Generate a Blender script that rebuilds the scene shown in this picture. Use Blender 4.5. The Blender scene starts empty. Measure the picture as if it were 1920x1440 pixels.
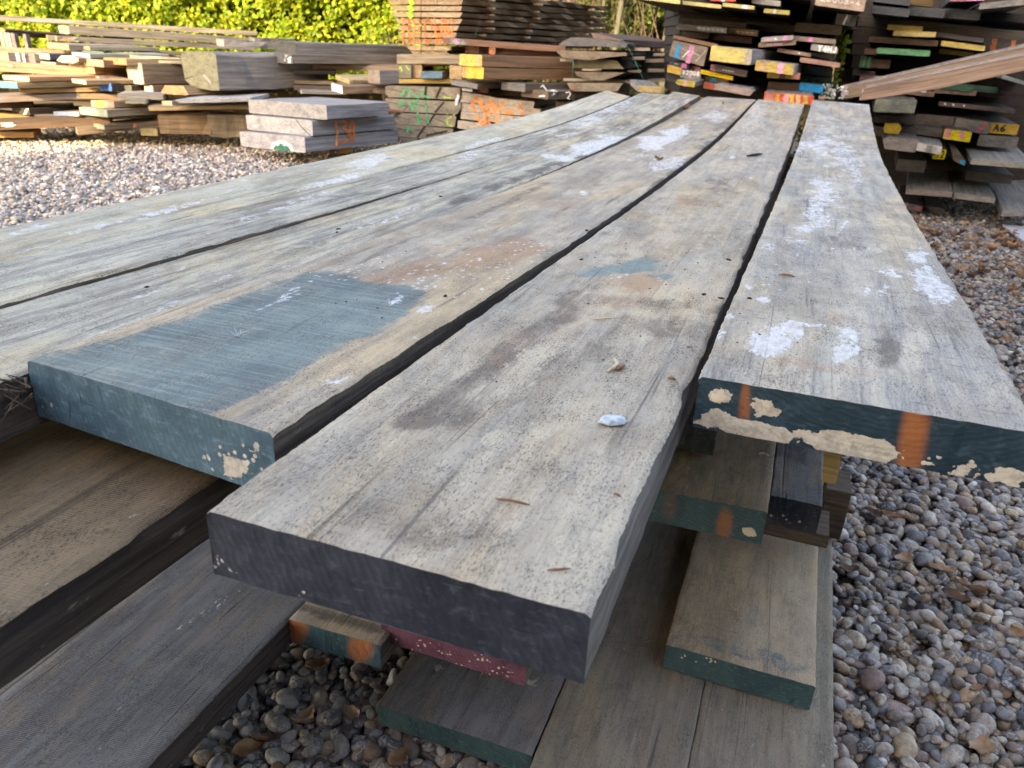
import bpy, math, random
import numpy as np
from mathutils import Matrix, Vector
random.seed(4); rng = np.random.default_rng(11)
SC = bpy.context.scene
COL = SC.collection
# ------------------------------------------------------------------ camera, sky, sun, exposure
F, PITCH, ROLL, CAMH = 1442.0, math.radians(24.13), math.radians(2.54), 1.0
TH = math.radians(19.64)                      # bearing of the plank stack
cp, sp, cr, sr = math.cos(PITCH), math.sin(PITCH), math.cos(ROLL), math.sin(ROLL)
FW = np.array([0, cp, -sp]); UP0 = np.array([0, sp, cp]); R0 = np.array([1.0, 0, 0])
CR = cr*R0 + sr*UP0; CU = -sr*R0 + cr*UP0
CAM = np.array([0, 0, CAMH])
cd = bpy.data.cameras.new('camera'); cam = bpy.data.objects.new('camera', cd); COL.objects.link(cam)
cd.sensor_width = 36; cd.lens = F/1920*36; cd.clip_start = 0.02; cd.clip_end = 500
cam.matrix_world = Matrix(((CR[0], CU[0], -FW[0], 0), (CR[1], CU[1], -FW[1], 0), (CR[2], CU[2], -FW[2], CAMH), (0, 0, 0, 1)))
cd.dof.use_dof = True; cd.dof.focus_distance = 0.85; cd.dof.aperture_fstop = 14
SC.camera = cam
SUN_AZ = math.atan2(0.41, 0.91)               # light travels this way (bearing from +Y towards +X)
SUN_EL = math.radians(21)
w = bpy.data.worlds.new('World'); SC.world = w; w.use_nodes = True
wn = w.node_tree; bg = wn.nodes['Background']
sky = wn.nodes.new('ShaderNodeTexSky'); sky.sky_type = 'NISHITA'; sky.sun_disc = False
sky.sun_elevation = SUN_EL; sky.sun_rotation = SUN_AZ + math.pi; sky.air_density = 1.0; sky.dust_density = 2.0; sky.ozone_density = 1.0
wn.links.new(sky.outputs[0], bg.inputs[0]); bg.inputs[1].default_value = 0.15
sl = bpy.data.lights.new('sun', 'SUN'); so = bpy.data.objects.new('sun', sl); COL.objects.link(so)
sl.energy = 2.4; sl.angle = math.radians(0.5); sl.color = (1.0, 0.82, 0.54)
ld = Vector((math.sin(SUN_AZ)*math.cos(SUN_EL), math.cos(SUN_AZ)*math.cos(SUN_EL), -math.sin(SUN_EL)))
so.rotation_euler = ld.to_track_quat('-Z', 'Y').to_euler(); so.location = (-6, -12, 8)
SC.view_settings.view_transform = 'Standard'; SC.view_settings.look = 'None'
SC.view_settings.exposure = 2.68; SC.view_settings.use_white_balance = True; SC.view_settings.white_balance_temperature = 8250; SC.view_settings.white_balance_tint = 17; SC.view_settings.gamma = 1.0
SC.cycles.use_denoising = True; SC.cycles.max_bounces = 8; SC.cycles.transparent_max_bounces = 8

# ------------------------------------------------------------------ picture geometry helpers
def ray(x, y): return FW + CR*((x-960)/F) - CU*((y-720)/F)
def PY(x, y, Y): d = ray(x, y); return CAM + d*(Y/d[1])
def PZ(x, y, z): d = ray(x, y); return CAM + d*((z-CAMH)/d[2])
def proj(P):
    P = np.asarray(P, float) - CAM; z = P @ FW
    return 960+F*(P @ CR)/z, 720-F*(P @ CU)/z, z
DY = np.array([math.sin(TH), math.cos(TH), 0]); DX = np.array([math.cos(TH), -math.sin(TH), 0]); DZ = np.array([0, 0, 1.0])
def WP(X, Y, z): return np.outer(np.atleast_1d(X), DX) + np.outer(np.atleast_1d(Y), DY) + np.outer(np.atleast_1d(z)+CAMH, DZ)

def tag(o, label=None, cat=None, group=None, kind=None):
    if label: o['label'] = label
    if label and not kind: o['kind'] = 'thing'
    if cat: o['category'] = cat
    if group: o['group'] = group
    if kind: o['kind'] = kind
    return o
def mesh_obj(name, verts, faces, mats, midx=None, parent=None, smooth=False):
    me = bpy.data.meshes.new(name); me.from_pydata([tuple(v) for v in verts], [], [tuple(f) for f in faces])
    for m in mats: me.materials.append(m)
    if midx is not None: me.polygons.foreach_set('material_index', np.asarray(midx, np.int32))
    if smooth: me.polygons.foreach_set('use_smooth', np.ones(len(me.polygons), bool))
    me.update()
    o = bpy.data.objects.new(name, me); COL.objects.link(o)
    if parent: o.parent = parent
    return o
def tri_obj(name, V, T, mat, col=None, smooth=True):
    me = bpy.data.meshes.new(name)
    V = np.asarray(V, np.float32); T = np.asarray(T, np.int32); k = T.shape[1]
    me.vertices.add(len(V)); me.vertices.foreach_set('co', V.ravel())
    me.loops.add(T.size); me.loops.foreach_set('vertex_index', T.ravel())
    me.polygons.add(len(T)); me.polygons.foreach_set('loop_start', np.arange(0, T.size, k, dtype=np.int32))
    if smooth: me.polygons.foreach_set('use_smooth', np.ones(len(T), bool))
    if col is not None:
        a = me.attributes.new('col', 'FLOAT_COLOR', 'POINT'); a.data.foreach_set('color', np.asarray(col, np.float32).ravel())
    me.materials.append(mat); me.update(calc_edges=True); me.validate()
    o = bpy.data.objects.new(name, me); COL.objects.link(o); return o
def vnoise(x, y, seed=0):                      # cheap smooth value noise (numpy arrays)
    xi = np.floor(x).astype(np.int64); yi = np.floor(y).astype(np.int64); fx = x-xi; fy = y-yi
    fx = fx*fx*(3-2*fx); fy = fy*fy*(3-2*fy)
    def h(a, b):
        n = (a*374761393 + b*668265263 + seed*974711) & 0x7fffffff
        n = ((n ^ (n >> 13))*1274126177) & 0x7fffffff
        return ((n ^ (n >> 16)) & 0xffff)/65535.0
    return (h(xi, yi)*(1-fx)+h(xi+1, yi)*fx)*(1-fy) + (h(xi, yi+1)*(1-fx)+h(xi+1, yi+1)*fx)*fy

# ------------------------------------------------------------------ node helper
class NG:
    def __init__(s, name):
        s.m = bpy.data.materials.new(name); s.m.use_nodes = True; s.t = s.m.node_tree
        s.b = s.t.nodes['Principled BSDF']; s.out = s.t.nodes['Material Output']
    def n(s, typ, **k):
        nd = s.t.nodes.new(typ)
        for a, v in k.items(): setattr(nd, a, v)
        return nd
    def set(s, sock, v):
        if hasattr(v, 'node'): s.t.links.new(v, sock)
        elif isinstance(v, (tuple, list)) and len(v) == 3 and sock.type == 'RGBA': sock.default_value = (*v, 1)
        else: sock.default_value = v
    def uv(s): return s.n('ShaderNodeUVMap').outputs[0]
    def obj(s): return s.n('ShaderNodeTexCoord').outputs['Object']
    def attr(s, name):
        a = s.n('ShaderNodeAttribute', attribute_name=name); return a
    def sep(s, c): 
        q = s.n('ShaderNodeSeparateColor'); s.set(q.inputs[0], c); return q.outputs
    def scale(s, v, sc, loc=(0, 0, 0), rot=(0, 0, 0)):
        q = s.n('ShaderNodeMapping'); s.set(q.inputs[0], v); q.inputs[3].default_value = sc; q.inputs[1].default_value = loc; q.inputs[2].default_value = rot; return q.outputs[0]
    def noise(s, v, scale=1.0, detail=3, rough=.55, dist=0.0):
        q = s.n('ShaderNodeTexNoise'); s.set(q.inputs['Vector'], v); q.inputs['Scale'].default_value = scale
        q.inputs['Detail'].default_value = detail; q.inputs['Roughness'].default_value = rough; q.inputs['Distortion'].default_value = dist; return q.outputs[0]
    def voro(s, v, scale=1.0, feat='F1'):
        q = s.n('ShaderNodeTexVoronoi', feature=feat); s.set(q.inputs['Vector'], v); q.inputs['Scale'].default_value = scale; return q.outputs[0]
    def wave(s, v, scale, dist, dscale=1.0, detail=2, d='X'):
        q = s.n('ShaderNodeTexWave', bands_direction=d); s.set(q.inputs[0], v); q.inputs['Scale'].default_value = scale
        q.inputs['Distortion'].default_value = dist; q.inputs['Detail Scale'].default_value = dscale; q.inputs['Detail'].default_value = detail; return q.outputs['Fac']
    def mt(s, op, a, b=0.0, c=0.0, clamp=False):
        q = s.n('ShaderNodeMath', operation=op, use_clamp=clamp); s.set(q.inputs[0], a); s.set(q.inputs[1], b); s.set(q.inputs[2], c); return q.outputs[0]
    def ss(s, v, lo, hi, a=0.0, b=1.0):
        q = s.n('ShaderNodeMapRange', interpolation_type='SMOOTHSTEP'); s.set(q.inputs[0], v)
        for i, x in ((1, lo), (2, hi), (3, a), (4, b)): q.inputs[i].default_value = x
        return q.outputs[0]
    def mix(s, f, a, b, bt='MIX'):
        q = s.n('ShaderNodeMix', data_type='RGBA', blend_type=bt, clamp_factor=True)
        s.set(q.inputs[0], f); s.set(q.inputs[6], a); s.set(q.inputs[7], b); return q.outputs[2]
    def bump(s, h, strength=.4, dist=.002, nrm=None):
        q = s.n('ShaderNodeBump'); q.inputs['Strength'].default_value = strength; q.inputs['Distance'].default_value = dist
        s.set(q.inputs['Height'], h)
        if nrm is not None: s.set(q.inputs['Normal'], nrm)
        return q.outputs[0]
    def fin(s, col, rough=.8, nrm=None, spec=.3):
        s.set(s.b.inputs['Base Color'], col); s.set(s.b.inputs['Roughness'], rough); s.b.inputs['Specular IOR Level'].default_value = spec
        if nrm is not None: s.set(s.b.inputs['Normal'], nrm)
        return s.m

def wood_top(name, light, grey, dark, seed, streak=.5, saw=.35, sawrot=.12, speck=.5, sawf=140, whites=.0, dirt=.55, tl=.45):
    g = NG(name); uv = g.uv(); L = (seed*3.7, seed*1.3, seed)
    a1 = g.sep(g.attr('m1').outputs['Color']); a2 = g.sep(g.attr('m2').outputs['Color'])
    big = g.noise(g.scale(uv, (4, 12, 1), L), 1, 4, .6, .6)
    st = g.noise(g.scale(uv, (5, 75, 1), L), 1, 5, .62, .4)
    fib = g.noise(g.scale(uv, (40, 520, 1), L), 1, 3, .6)
    spk = g.mt('ADD', g.mt('MULTIPLY', g.noise(g.scale(uv, (300, 760, 1), L), 1, 5, .72, .8), .8), g.mt('MULTIPLY', g.noise(g.scale(uv, (22, 30, 1), (seed, 4, 2)), 1, 3, .6), .2))
    mid = g.noise(g.scale(uv, (24, 40, 1), L), 1, 5, .65, .8)
    sw = g.wave(g.scale(uv, (1, 1, 1), L, (0, 0, sawrot)), sawf, 2.6, 9.0, 2)
    f = g.mt('ADD', g.mt('MULTIPLY', big, 1.0-streak), g.mt('MULTIPLY', st, streak))
    c = g.mix(g.ss(f, .40, .60), light, grey)
    c = g.mix(g.mt('MULTIPLY', g.ss(mid, .5, .78), .55), c, tuple(x*.62 for x in grey))
    c = g.mix(g.mt('MULTIPLY', g.ss(st, .60, .74), .55), c, dark)
    c = g.mix(g.mt('MULTIPLY', g.ss(fib, .35, .7), .38), c, tuple(x*1.22 for x in light))
    swm = g.mt('MULTIPLY', g.ss(sw, .55, .95), g.ss(g.noise(g.scale(uv, (9, 9, 1), L), 1, 3), .42, .7))
    c = g.mix(g.mt('MULTIPLY', swm, saw), c, dark); c = g.mix(g.mt('MULTIPLY', g.mt('MULTIPLY', g.ss(g.noise(g.scale(uv, (260, 30, 1), L, (0, 0, sawrot)), 1, 4, .65), .56, .72), g.ss(big, .35, .6)), tl), c, tuple(x*1.3 for x in dark))
    pat = g.noise(g.scale(uv, (2.6, 8, 1), (seed*2, seed*3, 7)), 1, 6, .66, .7)
    c = g.mix(g.mt('MULTIPLY', g.ss(pat, .52, .70), .55), c, g.mix(1.0, c, (.50, .48, .47), 'MULTIPLY'))
    c = g.mix(g.mt('MULTIPLY', g.ss(g.noise(g.scale(uv, (1.7, 6, 1), (seed, seed*3, 4)), 1, 5, .62, .5), .46, .62), .75), c, g.mix(1.0, c, (1.12, .97, .76), 'MULTIPLY'))
    # stains with a shape of their own
    dn = g.mt('ADD', g.mt('MULTIPLY', g.noise(g.scale(uv, (14, 46, 1), L), 1, 6, .7, 1.2), .6), g.mt('MULTIPLY', spk, .4))
    c = g.mix(g.mt('MULTIPLY', g.ss(g.noise(g.scale(uv, (5, 16, 1), (seed*5, seed, 2)), 1, 6, .68, .8), .47, .70), dirt), c, (.25, .185, .125))
    c = g.mix(g.mt('MULTIPLY', g.ss(g.mt('ADD', g.mt('MULTIPLY', a1[1], .95), g.mt('MULTIPLY', g.mt('SUBTRACT', dn, .5), 2.1)), .26, .85), .80), c, tuple(x*k for x, k in zip(dark, (1.25, 1.1, .95))))
    c = g.mix(g.mt('MULTIPLY', g.ss(g.mt('ADD', a2[1], g.mt('SUBTRACT', mid, .5)), .25, .8), .55), c, (.36, .19, .10))
    c = g.mix(g.mt('MULTIPLY', g.ss(g.mt('ADD', g.mt('MULTIPLY', a2[2], .7), g.mt('MULTIPLY', g.mt('SUBTRACT', mid, .5), 2.8)), .48, .66), .6), c, (.53, .465, .345))
    bl = g.ss(g.mt('ADD', g.mt('MULTIPLY', a2[0], .8), g.mt('MULTIPLY', g.mt('SUBTRACT', g.mt('ADD', g.mt('MULTIPLY', mid, .5), g.mt('MULTIPLY', spk, .5)), .5), 2.6)), .22, .68)
    blc = g.mix(g.ss(g.noise(g.scale(uv, (6, 7, 1), L), 1, 3, .6), .38, .62), (.020, .070, .098), (.085, .165, .172))
    blc = g.mix(g.mt('MULTIPLY', g.ss(g.noise(g.scale(uv, (230, 12, 1), L, (0, 0, .1)), 1, 5, .7), .46, .62), .62), blc, (.20, .28, .275))
    blc = g.mix(g.mt('MULTIPLY', g.ss(fib, .5, .75), .4), blc, (.03, .06, .075))
    c = g.mix(g.mt('MULTIPLY', bl, .76), c, blc)
    crk = g.mt('MULTIPLY', g.ss(g.mt('ABSOLUTE', g.mt('SUBTRACT', g.noise(g.scale(uv, (.55, 30, 1), (seed, 9, seed)), 1, 2, .5, 0), .5)), .0, .010, 1, 0), g.ss(g.noise(g.scale(uv, (3, 26, 1), (seed, 2, seed)), 1, 2), .52, .60))
    c = g.mix(g.mt('MULTIPLY', crk, .55), c, tuple(x*.5 for x in dark))
    c = g.mix(g.mt('MULTIPLY', g.mt('MULTIPLY', g.ss(spk, .515, .60), g.ss(pat, .30, .55, .5, 1.0)), speck*1.25), c, tuple(x*.4 for x in dark))
    # white paint splashes and droppings
    wn_ = g.mt('ADD', g.mt('MULTIPLY', g.noise(g.scale(uv, (40, 70, 1), L), 1, 6, .75, .6), .55), g.mt('MULTIPLY', g.noise(g.scale(uv, (110, 200, 1), L), 1, 5, .7, .5), .45))
    wf = g.ss(g.mt('ADD', g.mt('MULTIPLY', a1[0], .85), g.mt('MULTIPLY', g.mt('SUBTRACT', wn_, .5), 3.6)), .46, .70)
    vw = g.n('ShaderNodeTexNoise'); g.set(vw.inputs['Vector'], g.scale(uv, (150, 150, 1))); vq = g.n('ShaderNodeVectorMath', operation='MULTIPLY_ADD'); g.set(vq.inputs[0], vw.outputs[1]); vq.inputs[1].default_value = (.9, .9, 0); g.set(vq.inputs[2], g.scale(uv, (62, 110, 1), L))
    vd = g.voro(vq.outputs[0], 1.0)
    dots = g.mt('MULTIPLY', g.ss(g.mt('ADD', vd, g.mt('MULTIPLY', mid, .5)), .50, .42), g.ss(g.mt('ADD', a1[2], g.mt('MULTIPLY', g.mt('SUBTRACT', g.noise(g.scale(uv, (30, 40, 1), L), 1, 3), .5), 1.6)), .52, .6))
    wf = g.mt('MAXIMUM', wf, dots)
    if whites:
        sm = g.noise(g.scale(uv, (10, 60, 1), (seed, seed*2, 3)), 1, 5, .7, .6)
        wf = g.mt('MAXIMUM', wf, g.mt('MULTIPLY', g.ss(sm, .66-whites*.1, .72-whites*.1), .75))
    c = g.mix(g.mt('MULTIPLY', wf, g.ss(g.noise(g.scale(uv, (60, 90, 1), (seed, 8, 1)), 1, 6, .75), .34, .62, .25, .88)), c, (.65, .66, .68))
    h = g.mt('ADD', g.mt('ADD', g.mt('MULTIPLY', fib, .5), g.mt('MULTIPLY', st, .8)), g.mt('MULTIPLY', sw, .35))
    h = g.mt('SUBTRACT', g.mt('ADD', g.mt('SUBTRACT', h, g.mt('MULTIPLY', g.ss(spk, .55, .75), .5)), g.mt('MULTIPLY', wf, .5)), g.mt('MULTIPLY', crk, 1.5))
    return g.fin(c, g.mt('SUBTRACT', .82, g.mt('MULTIPLY', bl, .15)), g.bump(h, .55, .0016), .35)

def end_paint(name, ca, cb, seed, lichen=(.62, .55, .43), rough=.55, checks=.7):
    g = NG(name); uv = g.uv(); L = (seed*2.1, seed, seed*.7)
    a1 = g.sep(g.attr('m1').outputs['Color']); a2 = g.sep(g.attr('m2').outputs['Color'])
    n1 = g.noise(g.scale(uv, (14, 9, 1), L), 1, 5, .6, .5); n2 = g.noise(g.scale(uv, (120, 160, 1), L), 1, 4, .65)
    sc = g.noise(g.scale(uv, (40, 300, 1), L, (0, 0, .9)), 1, 3, .6)
    c = g.mix(g.ss(n1, .35, .68), ca, cb)
    c = g.mix(g.mt('MULTIPLY', g.ss(n2, .52, .72), .45), c, tuple(x*2.0+.03 for x in cb))
    c = g.mix(g.mt('MULTIPLY', g.ss(sc, .66, .72), .35), c, tuple(x*2.4+.05 for x in cb))
    rg = g.n('ShaderNodeTexWave', wave_type='RINGS', rings_direction='Z'); g.set(rg.inputs[0], g.scale(uv, (1, 1.15, 1), (.06*seed-.3, .12, 0))); rg.inputs['Scale'].default_value = 55; rg.inputs['Distortion'].default_value = 4.5; rg.inputs['Detail Scale'].default_value = 1.2; rg = rg.outputs['Fac']
    c = g.mix(g.mt('MULTIPLY', g.ss(rg, .55, 1.0), g.ss(n1, .35, .65, .02, .15)), c, tuple(x*2.2+.03 for x in cb))
    ck = g.mt('MULTIPLY', g.ss(g.mt('ABSOLUTE', g.mt('SUBTRACT', g.noise(g.scale(uv, (26, 5, 1), (seed, 3, seed), (0, 0, .12)), 1, 2, .5), .5)), 0, .012, 1, 0), g.ss(g.noise(g.scale(uv, (11, 14, 1), (seed, 1, 1)), 1, 2), .52, .6))
    c = g.mix(g.mt('MULTIPLY', ck, checks), c, tuple(x*.3 for x in ca))
    sm_ = g.noise(g.scale(uv, (30, 520, 1), L, (0, 0, .35)), 1, 3, .6); c = g.mix(g.mt('MULTIPLY', g.ss(sm_, .5, .7), .25), c, tuple(x*.55 for x in ca))
    o = g.mt('MULTIPLY', g.ss(a2[1], .0, 1.25), g.ss(n2, .2, .5, .55, 1.0))
    c = g.mix(g.mt('MULTIPLY', o, .85), c, (.46, .15, .04))
    pp = g.ss(g.mt('ADD', a2[2], g.mt('MULTIPLY', g.mt('SUBTRACT', n1, .5), .8)), .4, .6)
    c = g.mix(g.mt('MULTIPLY', pp, .9), c, (.14, .045, .085))
    ln = g.noise(g.scale(uv, (70, 80, 1), L), 1, 4, .7)
    lf = g.ss(g.mt('ADD', a1[0], g.mt('MULTIPLY', g.mt('SUBTRACT', ln, .5), 1.7)), .50, .56)
    vd = g.voro(g.scale(uv, (150, 150, 1), L), 1.0)
    dots = g.mt('MULTIPLY', g.ss(vd, .32, .26), g.ss(g.mt('ADD', a1[2], g.mt('MULTIPLY', g.mt('SUBTRACT', g.noise(g.scale(uv, (60, 60, 1), L), 1, 2), .5), 1.6)), .55, .62))
    lf = g.mt('MAXIMUM', lf, dots)
    lc = g.mix(g.ss(g.noise(g.scale(uv, (160, 160, 1), L), 1, 3, .6), .4, .65), lichen, tuple(x*.72 for x in lichen))
    c = g.mix(lf, c, lc)
    h = g.mt('ADD', g.mt('MULTIPLY', g.mt('ADD', g.mt('SUBTRACT', n2, g.mt('MULTIPLY', ck, 2.5*checks)), g.mt('MULTIPLY', rg, .35)), .5), g.mt('ADD', g.mt('MULTIPLY', lf, 1.2), g.mt('MULTIPLY', g.voro(g.scale(uv, (130, 130, 1), L), 1.0), .2)))
    return g.fin(c, g.mt('ADD', rough, g.mt('MULTIPLY', lf, .35)), g.bump(h, .5, .0015), .4)

def side_wood(name, ca, cb, seed, chips=.2):
    g = NG(name); uv = g.uv(); L = (seed, seed*2, seed)
    st = g.noise(g.scale(uv, (6, 120, 1), L), 1, 5, .65, .3); md = g.noise(g.scale(uv, (25, 60, 1), L), 1, 4, .6)
    c = g.mix(g.ss(st, .35, .68), ca, cb)
    c = g.mix(g.mt('MULTIPLY', g.ss(md, .62, .70), chips), c, (.5, .45, .38))
    return g.fin(c, .85, g.bump(g.mt('ADD', st, md), .6, .003), .2)

# ------------------------------------------------------------------ plank builder (foreground stack)
def fbm(x, y, seed):
    return vnoise(x, y, seed)*.5+vnoise(x*2.1+7, y*2.1+3, seed+1)*.27+vnoise(x*4.3+1, y*4.3+9, seed+2)*.15+vnoise(x*9+4, y*9+2, seed+3)*.08
def mask_eval(px, py, items, st_uv, warp=1.0, seed=0):
    """paint and stain masks; outlines are broken up by noise that lives in the plank's own length / width coordinates"""
    m1 = np.zeros((len(px), 4), np.float32); m2 = m1.copy(); m1[:, 3] = m2[:, 3] = 1
    CH = {'W': (m1, 0), 'D': (m1, 1), 'S': (m1, 2), 'B': (m2, 0), 'R': (m2, 1), 'C': (m2, 2)}
    Y, X = st_uv[:, 0]+3, st_uv[:, 1]+3
    n1, n2 = fbm(Y*11, X*22, seed+11)-.5, fbm(Y*11, X*22, seed+41)-.5
    for it in items:
        arr, ch = CH[it[0]]; wk = warp if it[0] in 'WDC' else warp*.6
        if it[1] == 'p':
            pts = it[2]; st = it[3]; acc = np.zeros(len(px)); r = np.random.default_rng(1)
            for _ in range(10):
                jx, jy = px+n1*40*warp+r.normal(0, 16)*warp, py+n2*24*warp+r.normal(0, 9)*warp; ins = np.zeros(len(px), bool); j = len(pts)-1
                for i in range(len(pts)):
                    xi, yi = pts[i]; xj, yj = pts[j]
                    if yi != yj: ins ^= ((yi > jy) != (yj > jy)) & (jx < (xj-xi)*(jy-yi)/(yj-yi)+xi)
                    j = i
                acc += ins/10
            arr[:, ch] = np.maximum(arr[:, ch], acc*st)
        else:
            cx, cy, rx, ry = it[1:5]; rot = math.radians(it[5]) if len(it) > 5 else 0; st = it[6] if len(it) > 6 else 1.0
            dx, dy_ = px-cx, py-cy
            wk = 0 if (it[0] == 'R' and warp < 1) else wk; u = (dx*math.cos(rot)+dy_*math.sin(rot))/rx+n1*2.4*wk; v = (-dx*math.sin(rot)+dy_*math.cos(rot))/ry+n2*2.4*wk
            r2 = u*u+v*v; arr[:, ch] = np.maximum(arr[:, ch], st*np.clip(1.25-r2*.75, 0, 1))
    return m1, m2

KY = np.array([.2, .5, .9, 1.4, 2.0, 2.8, 3.6, 4.4])
def plank(name, label, x0, x1, W, zk, t, Y0, Y1, mats, masks=(), emasks=(), skew=0, tw=(0, 0), nx=26, ny=230, wane=.0012, rough=(0, 0), cat='plank', group='planks in the sawn timber stack', seed=0, sidecut=0):
    """curved plank: top / sides / near end each carry their own material slot; X,Y,z in stack coordinates (z below camera)"""
    zk = np.broadcast_to(np.asarray(zk, float), KY.shape)
    Ys = np.linspace(0, 1, ny+1); Ys = Y0*(Y1/Y0)**Ys if Y0 > .05 else Y0+(Y1-Y0)*Ys
    def zf(Y):
        zz = np.zeros_like(Y)
        for o in np.linspace(-.35, .35, 9): zz += np.interp(np.clip(Y+o, .2, 4.6), KY, zk)
        return zz/9
    us = np.linspace(0, 1, nx+1)
    us = np.concatenate([[0, .012], us[1:-1], [.988, 1.0]]); nx2 = len(us)-1
    Yg, Ug = np.meshgrid(Ys, us, indexing='ij')
    eL = (vnoise(Ys*30, Ys*0+seed, seed)-.5)*1.3*wane + (vnoise(Ys*260, Ys*0+3, seed)-.5)*wane*.9
    eR = (vnoise(Ys*30, Ys*0+9, seed+5)-.5)*1.3*wane + (vnoise(Ys*260, Ys*0+5, seed+2)-.5)*wane*.9
    eL += rough[0]*np.clip(vnoise(Ys*22, Ys*0+2, seed+7)-.5, 0, 1)*2; eR -= rough[1]*np.clip(vnoise(Ys*22, Ys*0+4, seed+8)-.45, 0, 1)*2
    Xg = x0 + x1*(Yg-.3) + Ug*W
    lef = np.clip(1-Ug*W/.03, 0, 1); rig = np.clip(1-(1-Ug)*W/.03, 0, 1)
    Xt = Xg + lef*eL[:, None] + rig*eR[:, None]
    Z = zf(Yg.ravel()).reshape(Yg.shape) + (tw[0]+tw[1]*Yg)*Ug
    dz = .0005*(vnoise(Yg*30, Ug*9, seed)-.5) - np.where((us < .005) | (us > .995), .0022, 0)[None, :]*(.6+.8*vnoise(Yg*60, Ug*2, seed+1))
    Yt = Yg + skew*(Xg-x0) + np.where(np.arange(ny+1)[:, None] == 0, (vnoise(Ug*60, Ug*0, seed+3)-.5)*.0011, 0)
    dz[0, :] -= .0006*(.5+vnoise(us*90, us*0, seed+4))
    top = WP(Xt.ravel(), Yt.ravel(), (Z+dz).ravel())
    V = [top]; Fc = []; MI = []; UVl = []; nvr = nx2+1
    uvt = np.stack([Yt.ravel(), Xt.ravel()], 1); vuv = [uvt]
    for i in range(ny):
        b = i*nvr
        for j in range(nx2): Fc.append((b+j, b+j+1, b+nvr+j+1, b+nvr+j)); MI.append(0)
    off = len(top)
    # sides
    ns = 5
    for sd, col in ((0, 0), (1, nx2)):
        g = []; gu = []
        for k in range(ns+1):
            f = k/ns
            xx = Xt[:, col] if k == 0 else Xg[:, col] + (vnoise(Ys*60, Ys*0+k*3.3, seed+sd)-.5)*.0014 + (1 if sd == 0 else -1)*sidecut*f*0
            zz = (Z+dz)[:, col] if k == 0 else Z[:, col]-.002-f*(t-.002)
            g.append(WP(xx, Yt[:, col], zz)); gu.append(np.stack([Yt[:, col], np.full(ny+1, f*t+sd)], 1))
        V += g; vuv += gu
        for k in range(ns):
            a = off+k*(ny+1); b = off+(k+1)*(ny+1)
            for i in range(ny):
                q = (a+i, a+i+1, b+i+1, b+i); Fc.append(q if sd == 0 else q[::-1]); MI.append(1)
        off += (ns+1)*(ny+1)
    # bottom
    g = np.concatenate([WP(Xg[:, 0], Yt[:, 0], Z[:, 0]-t), WP(Xg[:, -1], Yt[:, -1], Z[:, -1]-t)]); V.append(g)
    vuv.append(np.stack([np.tile(Yt[:, 0], 2), np.repeat([0, W], ny+1)], 1))
    for i in range(ny): Fc.append((off+i, off+i+1, off+ny+1+i+1, off+ny+1+i)); MI.append(1)
    off += len(g)
    n_main = off
    # near and far end caps
    ecap = None
    for e, r in ((0, 0), (1, ny)):
        ne, me_ = 8, 1
        uu = np.linspace(0, 1, 71) if e == 0 else us
        g = []; gu = []
        for k in range(ne+1):
            f = k/ne
            X = np.interp(uu, us, (Xt if k == 0 else Xg)[r]); zt = np.interp(uu, us, (Z+dz)[r]); zb = np.interp(uu, us, Z[r])-t
            Yv = np.interp(uu, us, Yt[r]) + ((vnoise(uu*30, uu*0+f*6, seed+6)-.5)*.0014 if 0 < k < ne else 0)
            g.append(WP(X, Yv, zt*(1-f)+zb*f)); gu.append(np.stack([X, np.full(len(uu), f*t)], 1))
        V += g; vuv += gu; n = len(uu)
        if e == 0: ecap = (off, off+n*(ne+1))
        for k in range(ne):
            for j in range(n-1):
                q = (off+k*n+j, off+(k+1)*n+j, off+(k+1)*n+j+1, off+k*n+j+1)
                Fc.append(q if e == 0 else q[::-1]); MI.append(2 if e == 0 else 1)
        off += n*(ne+1)
    V = np.concatenate(V); vuv = np.concatenate(vuv)
    o = mesh_obj(name, V, Fc, mats, MI); me = o.data
    px, py, _ = proj(V)
    m1, m2 = mask_eval(px, py, masks, vuv, 1.0, seed)
    e1, e2 = mask_eval(px[ecap[0]:ecap[1]], py[ecap[0]:ecap[1]], emasks, vuv[ecap[0]:ecap[1]]*3, .55, seed)
    m1[ecap[0]:ecap[1]] = e1; m2[ecap[0]:ecap[1]] = e2
    for nm, arr in (('m1', m1), ('m2', m2)):
        a = me.attributes.new(nm, 'FLOAT_COLOR', 'POINT'); a.data.foreach_set('color', arr.ravel())
    li = np.zeros(len(me.loops), np.int32); me.loops.foreach_get('vertex_index', li)
    ul = me.uv_layers.new(name='UVMap'); ul.data.foreach_set('uv', vuv[li].astype(np.float32).ravel())
    sm = np.array([m == 0 for m in MI]); me.polygons.foreach_set('use_smooth', sm)
    return tag(o, label, cat, group)

# ------------------------------------------------------------------ ground
def ground_mat():
    g = NG('gravel_bed'); v = g.obj()
    vc = g.n('ShaderNodeTexVoronoi'); g.set(vc.inputs['Vector'], g.scale(v, (42, 42, 42)))
    hs = g.sep(vc.outputs['Color'])[0]
    c = g.mix(g.ss(hs, .1, .9), (.10, .085, .075), (.36, .32, .28))
    c = g.mix(g.ss(g.sep(vc.outputs['Color'])[1], .75, .8), c, (.42, .30, .2))
    c = g.mix(g.ss(vc.outputs['Distance'], .3, .6), c, (.06, .05, .045))
    c = g.mix(g.mt('MULTIPLY', g.ss(g.noise(v, 1.1, 4), .45, .7), .35), c, (.12, .085, .06))
    return g.fin(c, .8, g.bump(vc.outputs['Distance'], -.9, .012))
S_ = 90
mesh_obj('ground', [(-S_, -S_, -.02), (S_, -S_, -.02), (S_, S_, -.02), (-S_, S_, -.02)], [(0, 1, 2, 3)], [ground_mat()]) ['kind'] = 'structure'

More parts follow.
